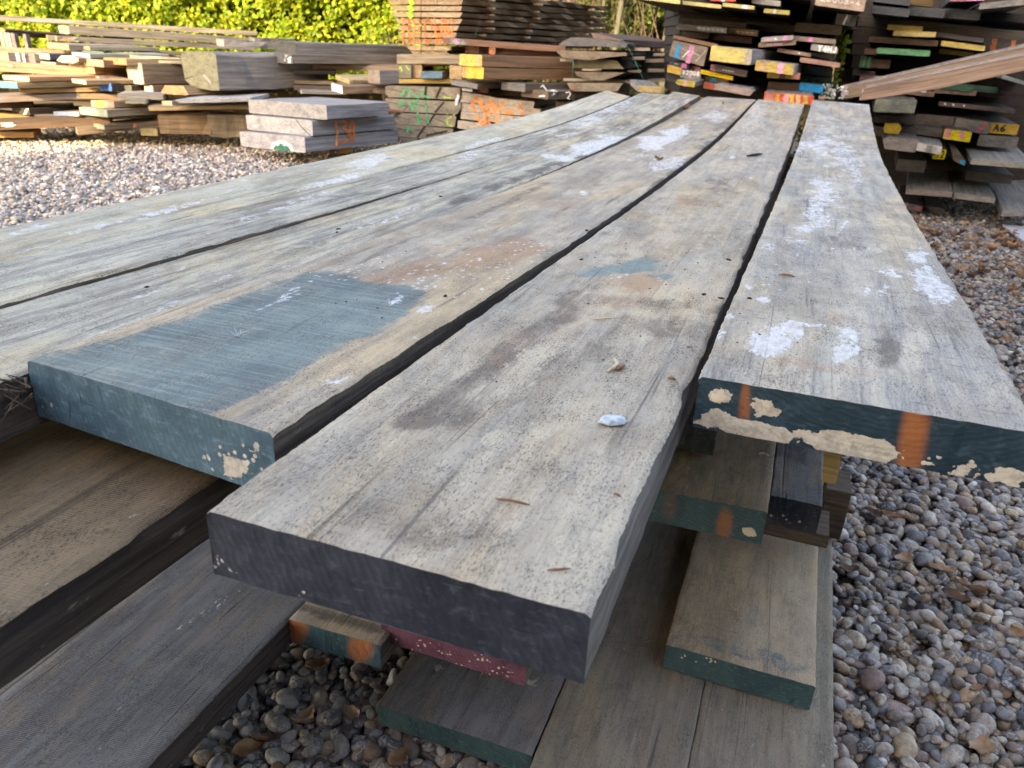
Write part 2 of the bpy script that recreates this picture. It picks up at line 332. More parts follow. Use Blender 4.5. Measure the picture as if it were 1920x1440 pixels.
# ------------------------------------------------------------------ materials of the planks
M_P5 = wood_top('beige_weathered_oak', (.475, .405, .31), (.31, .28, .24), (.095, .082, .075), 5.2, .45, .34, .32, .6)
M_P6 = wood_top('grey_weathered_oak', (.46, .41, .335), (.26, .25, .24), (.09, .084, .084), 6.4, .4, .5, -.05, .6, 165, dirt=.35, tl=.85)
M_P4 = wood_top('blotchy_weathered_oak', (.465, .39, .295), (.28, .25, .215), (.085, .075, .07), 4.1, .45, .28, .1, .6)
M_P3 = wood_top('streaked_weathered_oak', (.48, .44, .345), (.19, .178, .165), (.065, .06, .058), 3.3, .62, .12, .1, .55, whites=.3, tl=.2)
M_P2 = wood_top('grey_streaked_oak', (.47, .435, .35), (.175, .167, .157), (.065, .06, .06), 2.7, .62, .12, .1, .55, whites=.3, tl=.2)
M_P1 = wood_top('cream_weathered_oak', (.53, .48, .36), (.34, .31, .25), (.12, .11, .095), 1.6, .55, .10, .1, .4, whites=.6, dirt=.3, tl=.15)
M_BR = wood_top('brown_sawn_oak', (.245, .175, .105), (.13, .10, .07), (.045, .038, .032), 8.3, .5, .6, .1, .6, 120)
M_DG = wood_top('dark_grey_sawn_oak', (.175, .17, .172), (.095, .093, .096), (.035, .035, .038), 9.1, .45, .6, .15, .6, 130)
M_GB = wood_top('grey_brown_sawn_oak', (.26, .225, .175), (.155, .14, .118), (.06, .055, .05), 10.7, .5, .35, .1, .5)
M_TN = wood_top('tan_sawn_oak', (.42, .33, .23), (.28, .23, .17), (.07, .06, .05), 12.2, .4, .25, .1, .5)
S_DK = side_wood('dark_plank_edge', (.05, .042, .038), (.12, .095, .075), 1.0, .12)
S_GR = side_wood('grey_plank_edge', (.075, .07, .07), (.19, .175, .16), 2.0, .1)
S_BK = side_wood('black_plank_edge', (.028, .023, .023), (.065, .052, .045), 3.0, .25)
E_BLK = end_paint('black_end_paint', (.020, .025, .037), (.038, .045, .062), 1.5, (.55, .53, .48), .5, .12)
E_BLU = end_paint('blue_end_paint', (.05, .105, .145), (.08, .155, .195), 2.5, (.62, .58, .48))
E_TEA = end_paint('teal_end_paint', (.012, .032, .045), (.022, .050, .066), 3.5)
E_TLG = end_paint('green_teal_end_paint', (.022, .058, .070), (.040, .088, .102), 4.5)
E_PUR = end_paint('purple_end_paint', (.085, .028, .05), (.14, .055, .085), 5.5)

# ------------------------------------------------------------------ foreground stack, top layer
P5w = [('D', 960, 660, 190, 28, -38, .75), ('D', 870, 770, 110, 26, -20, .8), ('D', 700, 960, 230, 45, 14, .55), ('D', 520, 905, 120, 50, -30, .45), ('D', 1255, 615, 130, 22, 8, .6),
       ('D', 1240, 570, 170, 14, 5, .55), ('D', 1150, 640, 120, 24, -30, .6), ('D', 930, 1060, 180, 34, 14, .45), ('D', 1000, 720, 90, 20, -40, .55), ('D', 1090, 900, 120, 30, 10, .35),
       ('D', 1350, 343, 34, 16, 0, .7), ('D', 1310, 379, 34, 9, 0, .55), ('D', 1330, 270, 40, 20, 0, .4), ('D', 1450, 220, 30, 8, 8, .5), ('D', 1390, 250, 40, 10, 0, .4),
       ('B', 1175, 505, 90, 10, -4, 1.0), ('B', 1205, 492, 50, 8, 0, .9), ('B', 1240, 518, 30, 6, 0, .9), ('R', 1190, 530, 60, 14, 0, 1.0), ('R', 1175, 560, 70, 20, 0, .5), ('R', 1300, 380, 40, 8, 0, .7),
       ('S', 1195, 520, 60, 8, 0, .9), ('C', 1020, 668, 50, 26, -30, .9), ('C', 970, 815, 55, 22, 0, .8), ('C', 1000, 720, 40, 14, -30, .6), ('W', 1425, 205, 20, 20, 0, .6), ('W', 1400, 240, 25, 40, 20, .5),
       ('S', 1400, 250, 60, 70, 0, .7), ('W', 1374, 296, 5, 4), ('W', 1410, 332, 8, 4, 0, .7), ('D', 1100, 435, 60, 6, 5, .5), ('C', 1340, 420, 120, 60, 0, .35), ('R', 1130, 560, 120, 40, -30, .45), ('R', 1230, 440, 120, 40, 0, .4), ('R', 1000, 650, 90, 40, -30, .4), ('D', 1330, 440, 70, 8, 5, .5), ('D', 1200, 480, 80, 8, 0, .5)]
P5e = [('W', 405, 1062, 9, 12, 10, .7), ('W', 440, 1072, 24, 5, 14, .5), ('S', 410, 1050, 24, 26, 0, .6), ('S', 520, 1095, 110, 20, 14, .55), ('S', 420, 1010, 30, 60, 0, .5), ('S', 800, 1205, 330, 14, 14, .35), ('S', 1060, 1245, 60, 30, 0, .4)]
plank('sawn_plank', 'thick centre plank with black painted end jutting out nearest the viewer', -.2863, -.0008, .2275,
      [-.2499, -.2567, -.2625, -.2758, -.2826, -.2836, -.2567, -.2225], .045, .29, 4.34, [M_P5, S_GR, E_BLK], P5w, P5e, .018, (-.0006, -.0019), 40, 300, .0013, (0, .003), seed=5)
P6w = [('W', 1450, 645, 46, 32, -15, .95), ('W', 1488, 620, 26, 18, 0, 1.0), ('W', 1590, 645, 20, 36, 20, .9), ('W', 1730, 520, 26, 50, -15, .9), ('W', 1760, 555, 26, 40, -20, .9), ('W', 1672, 505, 45, 12, -6, .75),
       ('W', 1622, 545, 12, 22, 0, .7), ('W', 1650, 545, 16, 20, 0, .7), ('W', 1540, 390, 26, 50, 10, .85), ('W', 1525, 425, 26, 14, 0, .75), ('W', 1580, 425, 10, 26, 0, .7), ('W', 1530, 275, 45, 16, 0, .8), ('W', 1580, 300, 24, 40, -20, .7),
       ('W', 1606, 330, 18, 26, 0, .7), ('W', 1350, 632, 18, 6), ('W', 1358, 622, 12, 4), ('W', 1372, 592, 12, 6), ('W', 1434, 560, 14, 6), ('W', 1405, 540, 8, 6), ('W', 1545, 250, 20, 20, 0, .6), ('W', 1535, 610, 50, 5, 5, .7),
       ('W', 1610, 195, 30, 6, 0, .6), ('W', 1530, 340, 16, 12, 0, .6), ('W', 1625, 470, 70, 8, 6, .5), ('W', 1440, 465, 24, 10, 0, .6), ('W', 1480, 455, 30, 10, 0, .6), ('S', 1480, 520, 120, 120, 0, .4), ('S', 1560, 340, 60, 100, 0, .5),
       ('C', 'p', [(1686, 634), (1728, 630), (1768, 718), (1738, 724), (1712, 695), (1684, 668)], 1.0), ('D', 1655, 650, 36, 40, 20, .8), ('D', 1700, 610, 120, 16, 6, .5), ('D', 1440, 690, 110, 30, 8, .45), ('R', 1560, 690, 130, 12, 8, .5),
       ('R', 1580, 600, 30, 22, 30, .45), ('D', 1750, 600, 90, 24, 10, .45), ('D', 1600, 460, 90, 12, 5, .6), ('D', 1640, 390, 70, 24, 5, .5), ('D', 1600, 270, 40, 30, 0, .5), ('D', 1560, 230, 50, 10, 0, .5), ('D', 1510, 300, 30, 12, 0, .5), ('C', 1560, 330, 50, 30, 0, .5), ('C', 1640, 560, 60, 40, 0, .4), ('D', 1850, 730, 80, 24, 10, .4)]
P6e = [('W', 1345, 790, 50, 20, 12, 1.0), ('W', 1388, 800, 26, 16, 12, .9), ('W', 1445, 815, 52, 20, 18, 1.05), ('W', 1437, 765, 36, 17, 22, .9), ('W', 1345, 740, 22, 16, 5, .95), ('W', 1530, 825, 34, 14, 8, .85), ('W', 1600, 842, 80, 24, 9, 1.1), ('W', 1655, 855, 24, 22, 9, .9), ('W', 1742, 871, 20, 12, 0, .8), ('W', 1805, 883, 26, 14, 0, .85), ('W', 1895, 898, 44, 16, 8, 1.0), ('S', 1760, 872, 110, 22, 9, .9), ('S', 1480, 750, 50, 14, 0, .3), ('R', 1712, 820, 27, 110, 10, 1.0), ('R', 1396, 765, 11, 60, 3, .8)]
plank('sawn_plank', 'broad grey plank splashed with white, dark teal end marked with orange spray', -.051, .0069, .2401,
      [-.240, -.2340, -.2434, -.2577, -.2718, -.2715, -.2222, -.1678], .045, .582, 3.98, [M_P6, S_GR, E_TEA], P6w, P6e, .02, (.0001, -.0014), 40, 260, .0013, (0, .0015), seed=6)
P4w = [('B', 'p', [(40, 680), (320, 602), (440, 560), (570, 511), (660, 520), (815, 555), (720, 614), (575, 688), (450, 752), (400, 775), (60, 700)], 1.0), ('W', 540, 552, 30, 8, -25, .8), ('W', 498, 572, 26, 5, -25, .7), ('W', 745, 563, 20, 8, -20, .8), ('W', 800, 580, 22, 9, -10, .85),
       ('W', 625, 712, 26, 7, -10, .7), ('W', 770, 634, 22, 6, 0, .6), ('S', 640, 508, 140, 22, -12, .7), ('S', 850, 515, 150, 60, -10, .85), ('S', 980, 470, 60, 26, 0, .8), ('S', 560, 545, 110, 22, -20, .5), ('R', 930, 475, 90, 30, -8, .9), ('R', 770, 510, 110, 24, -10, .7), ('D', 740, 520, 120, 14, -12, .6),
       ('R', 1050, 385, 50, 14, 0, .5), ('W', 1235, 262, 52, 15, -18, 1.0), ('W', 1270, 250, 22, 14, -20, .95), ('W', 1245, 306, 46, 18, 0, .75), ('C', 1260, 295, 40, 12, 0, .8), ('D', 1310, 295, 60, 10, -40, .8), ('D', 1240, 345, 60, 10, -40, .8), ('D', 1190, 395, 40, 10, -45, .8), ('W', 1340, 218, 26, 14, -10, .7),
       ('D', 1350, 240, 40, 12, -30, .6), ('W', 1090, 362, 10, 5), ('D', 700, 480, 150, 6, -24, .6), ('D', 940, 385, 120, 6, -27, .7), ('D', 450, 570, 40, 8, -20, .9), ('D', 330, 740, 180, 30, -15, .25), ('C', 900, 430, 120, 20, -20, .5), ('D', 560, 760, 90, 14, -35, .35)]
P4e = [('W', 448, 868, 34, 24, -20, .95), ('W', 478, 840, 14, 12, 0, .7), ('S', 455, 860, 80, 40, 0, .75), ('S', 90, 770, 40, 26, 10, .5), ('W', 250, 840, 26, 8, 15, .4)]
plank('sawn_plank', 'plank with blue-grey painted near end and blue patch on its top', -.568, -.001, .2605,
      [-.248, -.255, -.271, -.283, -.290, -.288, -.270, -.240], .052, .408, 4.55, [M_P4, S_DK, E_BLU], P4w, P4e, -.105, (.003, -.0005), 34, 280, .0012, (.002, .0004), seed=4)
P3w = [('W', 1120, 275, 84, 14, -12, 1.0), ('W', 1180, 262, 26, 6, -12, .8), ('D', 960, 340, 120, 10, -20, .8), ('C', 1000, 335, 70, 8, -20, .8), ('W', 300, 580, 60, 6, -22, .7), ('W', 200, 620, 90, 7, -24, .7), ('W', 120, 665, 90, 8, -26, .7), ('W', 420, 520, 50, 5, -20, .6), ('C', 200, 600, 200, 16, -22, .6), ('W', 560, 495, 50, 8, -15, .5),
       ('C', 600, 450, 150, 18, -18, .6), ('W', 740, 405, 60, 6, -18, .6), ('D', 1150, 240, 60, 10, -20, .6), ('D', 1260, 200, 40, 12, -25, .4), ('W', 1075, 320, 20, 6, 0, .8)]
plank('sawn_plank', 'streaky cream and grey plank between the blue ended plank and a dark gap', -.702, 0, .131, [-.25, -.256, -.268, -.273, -.275, -.265, -.238, -.205], .05, .24, 4.25, [M_P3, S_DK, E_BLK], P3w, (), 0, (-.011, 0), 20, 240, .0016, seed=3)
P2w = [('W', 540, 385, 90, 7, -18, .6), ('W', 880, 290, 60, 8, -14, .7), ('W', 1110, 215, 90, 18, -26, .75), ('W', 1170, 190, 40, 10, -26, .7), ('D', 1010, 270, 90, 12, -18, .6), ('C', 360, 450, 150, 12, -18, .6), ('C', 300, 510, 180, 10, -22, .5), ('D', 640, 365, 100, 10, -18, .5), ('D', 100, 530, 140, 10, -20, .4)]
plank('sawn_plank', 'grey streaked narrow plank beside the cream plank at the far left edge', -.838, 0, .134, [-.25, -.25, -.261, -.269, -.273, -.271, -.242, -.203], .05, .24, 4.1, [M_P2, S_DK, E_BLK], P2w, (), 0, (0, -.001), 20, 220, .0018, seed=2)
P1w = [('W', 640, 335, 110, 8, -15, .85), ('W', 600, 345, 60, 8, -15, .8), ('W', 700, 300, 60, 10, -10, .85), ('W', 290, 400, 70, 8, -14, .75), ('W', 150, 435, 70, 6, -14, .7), ('W', 900, 270, 50, 6, -14, .8), ('W', 960, 262, 30, 4, -14, .8), ('W', 1050, 205, 40, 5, -18, .7), ('D', 735, 298, 16, 3, 0, 1.0), ('R', 1165, 175, 30, 4, 0, .6), ('W', 60, 430, 60, 8, -14, .6)]
plank('sawn_plank', 'cream narrow plank along the far left edge of the top layer', -.962, 0, .121, [-.25, -.25, -.249, -.25, -.251, -.248, -.218, -.178], .045, .24, 3.85, [M_P1, S_DK, E_BLK], P1w, (), 0, (-.017, -.001), 20, 220, .0016, seed=1)

# ------------------------------------------------------------------ foreground stack, lower layers
LG = 'lower boards in the sawn timber stack'
def flat(label, x0, W, z, t, Y0, Y1, mats, masks=(), em=(), skew=0, x1=0, seed=0, ny=150, nx=20, wane=.001, rough=(0, 0), slope=0):
    return plank('sawn_board', label, x0, x1, W, [z+slope*(k-.5) for k in KY], t, Y0, Y1, mats, masks, em, skew, (0, 0), nx, ny, wane, rough, 'board', LG, seed)
flat('brown sawn board with chipped dark edge under the blue ended plank', -.655, .24, -.345, .044, .12, 3.9, [M_BR, S_BK, E_BLK], [('D', 250, 880, 120, 30, 10, .4)], (), 0, .05, 21, rough=(0, .008))
flat('grey brown board low on the left partly under a darker grey board', -1.06, .262, -.772, .045, .18, 3.9, [M_GB, S_DK, E_BLK], seed=22, x1=.0)
flat('dark grey saw marked board lowest on the left side of the stack', -.80, .237, -.75, .043, .26, 3.9, [M_DG, S_BK, E_BLK], [('W', 410, 1130, 60, 7, -33, .6), ('W', 350, 1170, 20, 4, -33, .6), ('S', 450, 1120, 90, 40, -30, .35), ('C', 520, 1150, 30, 14, 0, .5)], (), seed=23, x1=.006)
flat('pale topped board end with teal face and two orange sprayed spots', -.5605, .142, -.748, .041, .69, 3.9, [M_TN, S_DK, E_TLG], [('D', 600, 1150, 90, 12, 15, .9)], [('R', 556, 1178, 22, 30, 0, 1.0), ('R', 676, 1215, 24, 30, 0, 1.0)], .03, 0, 24)
flat('board end painted purple tucked under the black ended centre plank', -.432, .211, -.722, .046, .722, 3.9, [M_BR, S_DK, E_PUR], (), [('S', 850, 1235, 160, 30, 14, .6), ('C', 790, 1200, 20, 30, 0, .5)], 0, 0, 25)
flat('dark board near the gravel with teal painted near end', -.463, .248, -.93, .040, .752, 3.9, [M_DG, S_DK, E_TLG], [('C', 900, 1260, 160, 16, 14, .4)], (), .02, 0, 26)
flat('wide grey green base board beside the dark teal ended one', -.2125, .208, -.93, .038, .28, 3.9, [M_GB, S_DK, E_TLG], [('D', 1150, 1350, 90, 60, 0, .3)], (), 0, 0, 27)
flat('outer grey base board along the right foot of the stack', -.0035, .195, -.931, .038, .28, 3.9, [M_GB, S_GR, E_TLG], [('D', 1400, 1300, 60, 60, 0, .35), ('C', 1540, 1330, 30, 100, 0, .3)], (), 0, 0, 28)
flat('tan board with teal end and purple smear lying on the base boards', -.0726, .2275, -.878, .049, .997, 3.9, [M_TN, S_DK, E_TLG], [('B', 1400, 1225, 170, 14, 15, .55), ('D', 1270, 1100, 40, 160, 0, .5), ('R', 1400, 1000, 140, 40, 0, .5), ('D', 1400, 1170, 60, 8, 10, .4)],
     [('S', 1310, 1225, 70, 26, 15, .55)], .0, 0, 29)
flat('brown board with chamfered teal end in the shade of the centre plank', -.305, .140, -.80, .036, 1.04, 3.9, [M_BR, S_DK, E_TLG], (), [('W', 1228, 1160, 10, 16)], 0, 0, 30)
flat('dark brown board with teal end and faded orange stripe under the grey plank', -.194, .227, -.535, .050, .888, 3.9, [M_BR, S_BK, E_TLG], [('D', 1340, 880, 120, 60, 0, .5)], [('R', 1358, 985, 16, 34, 8, .75), ('R', 1255, 950, 16, 30, 8, .35), ('W', 1408, 998, 18, 8), ('D', 1330, 960, 2, 60)], .03, 0, 31)
flat('charcoal board with worn black end beside the orange striped teal end', .0345, .068, -.555, .046, .975, 3.9, [M_DG, S_BK, E_BLK], [('D', 1490, 850, 40, 30, 0, .8)], [('S', 1475, 970, 50, 10, 10, .8)], 0, 0, 32)
flat('short dark board end flecked with cream lichen under the grey plank', -.205, .155, -.432, .095, 1.0, 3.6, [M_BR, S_BK, end_paint('shaded_teal_end', (.012, .022, .028), (.02, .034, .04), 7.5)], (), [('S', 1275, 870, 40, 60, 0, .6)], 0, 0, 33)

def cuboid(name, label, X0, X1, Y0, Y1, z0, z1, mats, cat, group=None, seed=0, n=6):
    """small timber block in stack coordinates with softened, slightly uneven edges"""
    import bmesh
    bm = bmesh.new(); bmesh.ops.create_cube(bm, size=1.0)
    bmesh.ops.subdivide_edges(bm, edges=bm.edges[:], cuts=2, use_grid_fill=True)
    bmesh.ops.bevel(bm, geom=[e for e in bm.edges if e.calc_face_angle(0) > .5], offset=.012, segments=1, affect='EDGES')
    r = random.Random(seed); ext = (X1-X0, Y1-Y0, z1-z0)
    for v in bm.verts:
        p = [(v.co[k]+.5)*ext[k]+(r.random()-.5)*.0018 for k in range(3)]
        v.co = Vector(WP(X0+p[0], Y0+p[1], z0+p[2])[0])
    uvl = bm.loops.layers.uv.new('UVMap')
    for f in bm.faces:
        for l in f.loops:
            c = l.vert.co; l[uvl].uv = (float(np.dot(c, DX)), float(np.dot(c, DY))*.8+c.z)
    me = bpy.data.meshes.new(name); bm.to_mesh(me); bm.free()
    for m in mats: me.materials.append(m)
    o = bpy.data.objects.new(name, me); COL.objects.link(o)
    return tag(o, label, cat, group)
S_YB = side_wood('yellow_softwood', (.30, .21, .085), (.44, .32, .14), 4.0, .0)
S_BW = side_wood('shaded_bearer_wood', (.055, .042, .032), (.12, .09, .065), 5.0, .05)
cuboid('timber_bearer', 'small yellowish softwood block showing beside the charcoal board', -.35, .142, 1.24, 1.30, -.66, -.602, [S_YB], 'bearer', 'bearers between the stack layers', 1)
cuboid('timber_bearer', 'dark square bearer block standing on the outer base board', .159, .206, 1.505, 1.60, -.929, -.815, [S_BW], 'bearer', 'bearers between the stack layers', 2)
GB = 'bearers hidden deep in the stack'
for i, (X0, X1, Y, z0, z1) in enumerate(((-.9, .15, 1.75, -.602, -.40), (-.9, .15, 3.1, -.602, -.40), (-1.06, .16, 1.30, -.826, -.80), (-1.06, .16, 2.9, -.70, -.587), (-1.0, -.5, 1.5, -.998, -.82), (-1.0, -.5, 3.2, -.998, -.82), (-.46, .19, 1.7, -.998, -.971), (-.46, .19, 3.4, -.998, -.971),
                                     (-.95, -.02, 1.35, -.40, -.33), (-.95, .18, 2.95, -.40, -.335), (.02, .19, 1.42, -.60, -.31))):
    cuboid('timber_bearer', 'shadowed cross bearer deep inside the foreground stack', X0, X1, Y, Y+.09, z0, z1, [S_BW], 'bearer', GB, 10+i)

# ------------------------------------------------------------------ boards of the piles all round the yard
def bg_wood():
    g = NG('stacked_timber'); uv = g.uv(); a = g.attr('col'); c0 = a.outputs['Color']; al = a.outputs['Alpha']
    oi = g.n('ShaderNodeObjectInfo').outputs['Random']
    v = g.n('ShaderNodeVectorMath', operation='ADD'); g.set(v.inputs[0], uv); cx = g.n('ShaderNodeCombineXYZ'); g.set(cx.inputs[0], g.mt('MULTIPLY', oi, 37.0)); g.set(cx.inputs[1], g.mt('MULTIPLY', oi, 91.0)); g.set(v.inputs[1], cx.outputs[0]); v = v.outputs[0]
    gr = g.noise(g.scale(v, (2.2, 45, 1)), 1, 5, .65, .4); sm = g.noise(g.scale(v, (9, 15, 1)), 1, 5, .65); en = g.noise(g.scale(v, (30, 90, 1)), 1, 3, .6, .8); wv = g.wave(v, 40, 3, 4, 2)
    n = g.mix(al, gr, g.mt('ADD', g.mt('MULTIPLY', en, .5), g.mt('MULTIPLY', sm, .5)))
    c = g.mix(g.ss(n, .32, .70, 0, 1), g.mix(1.0, c0, (1.3, 1.27, 1.22), 'MULTIPLY'), g.mix(1.0, c0, (.58, .58, .60), 'MULTIPLY'))
    c = g.mix(g.mt('MULTIPLY', g.ss(sm, .52, .74), .45), c, g.mix(1.0, c0, (.5, .5, .53), 'MULTIPLY'))
    c = g.mix(g.mt('MULTIPLY', g.mt('MULTIPLY', g.ss(wv, .7, .95), .22), g.mt('SUBTRACT', 1.0, al)), c, g.mix(1.0, c0, (.5, .5, .5), 'MULTIPLY'))
    return g.fin(c, .82, g.bump(g.mt('ADD', gr, sm), .5, .004), .25)
M_BG = bg_wood()
def lum(c, k): return tuple(min(.9, x*k) for x in c)
TAN = (.31, .225, .135); GRY = (.23, .22, .205); DGR = (.115, .115, .12); BRN = (.17, .115, .075); DBR = (.065, .05, .04); YEL = (.50, .40, .095); CRM = (.47, .40, .26)
BLU = (.03, .20, .50); GRN = (.08, .30, .16); PGN = (.27, .34, .27); TEL = (.06, .14, .15); PNK = (.58, .20, .38); RED = (.45, .09, .06); ORG = (.66, .24, .08); WHT = (.68, .69, .70); RBR = (.19, .105, .08); PKB = (.30, .21, .17)
LGR = (.34, .335, .32); BLK = (.055, .052, .052); PYE = (.56, .50, .22); MAR = (.15, .06, .055)
RECT = [(0, 0), (1, 0), (1, 1), (0, 1)]
def chamf(poly, d=.03):
    out = []; n = len(poly)
    for i in range(n):
        p = np.array(poly[i]); a = np.array(poly[i-1]); b = np.array(poly[(i+1) % n])
        out += [tuple(p+(a-p)*d), tuple(p+(b-p)*d)]
    return out
GLYPH = {'B': [[(0, 0), (0, 1)], [(0, 0), (.6, 0), (.8, .22), (.6, .47), (0, .47)], [(.6, .47), (.9, .73), (.6, 1), (0, 1)]], 'R': [[(0, 1), (0, 0)], [(0, 0), (.65, 0), (.85, .25), (.65, .5), (0, .5)], [(.4, .5), (.9, 1)]],
         'O': [[(.5, 0), (.1, .2), (0, .5), (.1, .8), (.5, 1), (.9, .8), (1, .5), (.9, .2), (.5, 0)]], 'W': [[(0, 0), (.25, 1), (.5, .3), (.75, 1), (1, 0)]], 'N': [[(0, 1), (0, 0), (.85, 1), (.85, 0)]],
         '1': [[(.25, .15), (.5, 0), (.5, 1)]], '3': [[(0, .1), (.5, 0), (.85, .25), (.4, .48), (.9, .75), (.5, 1), (0, .9)]], '0': [[(.45, 0), (.1, .2), (0, .5), (.1, .8), (.45, 1), (.8, .8), (.9, .5), (.8, .2), (.45, 0)]],
         '2': [[(0, .2), (.4, 0), (.8, .2), (.7, .5), (0, 1), (.9, 1)]], '8': [[(.45, .48), (.1, .25), (.45, 0), (.8, .25), (.45, .48), (0, .75), (.45, 1), (.9, .75), (.45, .48)]], 'Y': [[(0, 0), (.4, .5), (.8, 0)], [(.4, .5), (.35, 1)]],
         '4': [[(.6, 1), (.6, 0), (0, .65), (.9, .65)]], 'H': [[(0, 0), (0, 1)], [(.8, 0), (.8, 1)], [(0, .5), (.8, .5)]], 'J': [[(.7, 0), (.7, .8), (.4, 1), (.1, .8)]], 'A': [[(0, 1), (.45, 0), (.9, 1)], [(.2, .6), (.7, .6)]],
         '6': [[(.7, 0), (.15, .4), (0, .75), (.4, 1), (.8, .75), (.4, .5), (.1, .65)]], '7': [[(0, 0), (.85, 0), (.3, 1)]], '-': [[(.1, .5), (.8, .5)]], 'C': [[(.9, .15), (.5, 0), (.1, .25), (0, .6), (.3, .95), (.9, .85)]],
         '~': [[(0, .6), (.2, .2), (.35, .8), (.55, .3), (.7, .75), (1, .4)]], ' ': []}
def text_strokes(s, u0, u1, v0, v1, wid, col):
    n = len(s); st = []
    for i, ch in enumerate(s):
        a = u0+(u1-u0)*(i+.1)/n; b = u0+(u1-u0)*(i+.85)/n
        for pl in GLYPH[ch]: st.append(([(a+(b-a)*x, v0+(v1-v0)*y) for x, y in pl], wid, col))
    return st
TIMBERS = {}
def timber(name, label, O, A, C, D, cE, cS, poly=None, group=None, cat='board', wane=.0, bow=0.0, stripes=(), strokes=(), decor='end', seed=None, nseg=5, jit=.004):
    """one piece of sawn timber: outline (C across, D down) swept along A; flat ends; colour per face; paint marks lie 1 mm proud"""
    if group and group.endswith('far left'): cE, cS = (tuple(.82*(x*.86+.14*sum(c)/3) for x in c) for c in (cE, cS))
    O, A, C, D = (np.asarray(q, float) for q in (O, A, C, D)); seed = len(bpy.data.objects) if seed is None else seed
    r = np.random.default_rng(seed); poly = chamf(poly or RECT, .045); n = len(poly); la = np.linalg.norm(A); lc = np.linalg.norm(C); ldn = np.linalg.norm(D)
    V = []; Fc = []; col = []; uv = []
    ws = r.normal(0, 1, (nseg+1, n))
    for i in range(nseg+1):
        f = i/nseg
        for k, (c, h) in enumerate(poly):
            off = 0 if i == 0 else jit
            cc = c + (ws[i, k]*wane*(.6 if i else .25)) ; 
            p = O+A*f+C*cc+D*h - DZ*bow*4*f*(1-f) + r.normal(0, 1, 3)*off*.35
            V.append(p)
    per = np.cumsum([0]+[math.hypot((poly[(k+1) % n][0]-poly[k][0])*lc, (poly[(k+1) % n][1]-poly[k][1])*ldn) for k in range(n)])
    for i in range(nseg):
        for k in range(n):
            k2 = (k+1) % n; Fc.append((i*n+k, i*n+k2, (i+1)*n+k2, (i+1)*n+k))
            q = [(la*i/nseg, per[k]), (la*i/nseg, per[k+1]), (la*(i+1)/nseg, per[k+1]), (la*(i+1)/nseg, per[k])]
            uv += q; col += [(*cS, 0)]*4
    for b in (0, nseg*n):
        f = tuple(b+k for k in range(n)); Fc.append(f if b else f[::-1])
        q = [(poly[k][0]*lc, poly[k][1]*ldn) for k in range(n)]; uv += q if b else q[::-1]; col += [(*cE, 1)]*n
    # paint
    if decor == 'end': U, Vv, N = C, D, -A/la
    else: U, Vv, N = A, D, -C/lc
    lu, lv = np.linalg.norm(U), np.linalg.norm(Vv)
    def quad(ps, c, lift):
        b = len(V)
        for (u, v_) in ps:
            sag = DZ*bow*4*u*(1-u) if decor != 'end' else 0
            V.append(O+U*u+Vv*v_+N*(lift+ (jit if decor != 'end' else 0)) - sag); uv.append((u*lu, v_*lv)); col.append((*c, 1))
        Fc.append(tuple(range(b, b+len(ps))))
    for k, s in enumerate(stripes):
        u0, u1, c = s[:3]; v0, v1 = (s[3], s[4]) if len(s) > 3 else (.04, .96); sl_ = s[5] if len(s) > 5 else 0
        m = 4
        for j in range(m):
            e = [r.normal(0, .012) for _ in range(2)]
            va, vb = v0+(v1-v0)*j/m, v0+(v1-v0)*(j+1)/m
            quad([(u0+sl_*(1-j/m)+e[0], va), (u1+sl_*(1-j/m)+e[1], va), (u1+sl_*(1-(j+1)/m)+e[1], vb), (u0+sl_*(1-(j+1)/m)+e[0], vb)], c, .0012+.0002*k)
    for pts, wd, c in strokes:
        for (a, b) in zip(pts[:-1], pts[1:]):
            if min(a[1], b[1]) > 1.01 or max(a[1], b[1]) < -.01: continue
            pa, pb = np.array([a[0]*lu, a[1]*lv]), np.array([b[0]*lu, b[1]*lv]); d = pb-pa; L = np.hypot(*d)
            if L < 1e-6: continue
            t0, t1 = 0.0, 1.0                       # clip to the face height
            if abs(d[1]) > 1e-9:
                q0, q1 = (0-pa[1])/d[1], (lv-pa[1])/d[1]; t0, t1 = max(0, min(q0, q1)), min(1, max(q0, q1))
            if t1 <= t0: continue
            pa, pb = pa+d*t0, pa+d*t1; nn = np.array([-d[1], d[0]])/L*wd/2; ex = d/L*wd*.3
            ps = [pa-ex+nn, pb+ex+nn, pb+ex-nn, pa-ex-nn]
            quad([(np.clip(x/lu, 0, 1), np.clip(y/lv, 0, 1)) for x, y in ps], c, .002+.0001*(len(V) % 9))
    o = mesh_obj(name, V, Fc, [M_BG]); me = o.data
    a = me.attributes.new('col', 'FLOAT_COLOR', 'CORNER'); a.data.foreach_set('color', np.asarray(col, np.float32).ravel())
    ul = me.uv_layers.new(name='UVMap'); ul.data.foreach_set('uv', np.asarray(uv, np.float32).ravel())
    TIMBERS[label] = o
    return tag(o, label, cat, group)
def vpx(P):                                    # vertical pixels per metre at a point
    a = proj(P)[1]; b = proj(np.asarray(P)-DZ*.05)[1]; return (b-a)/.05
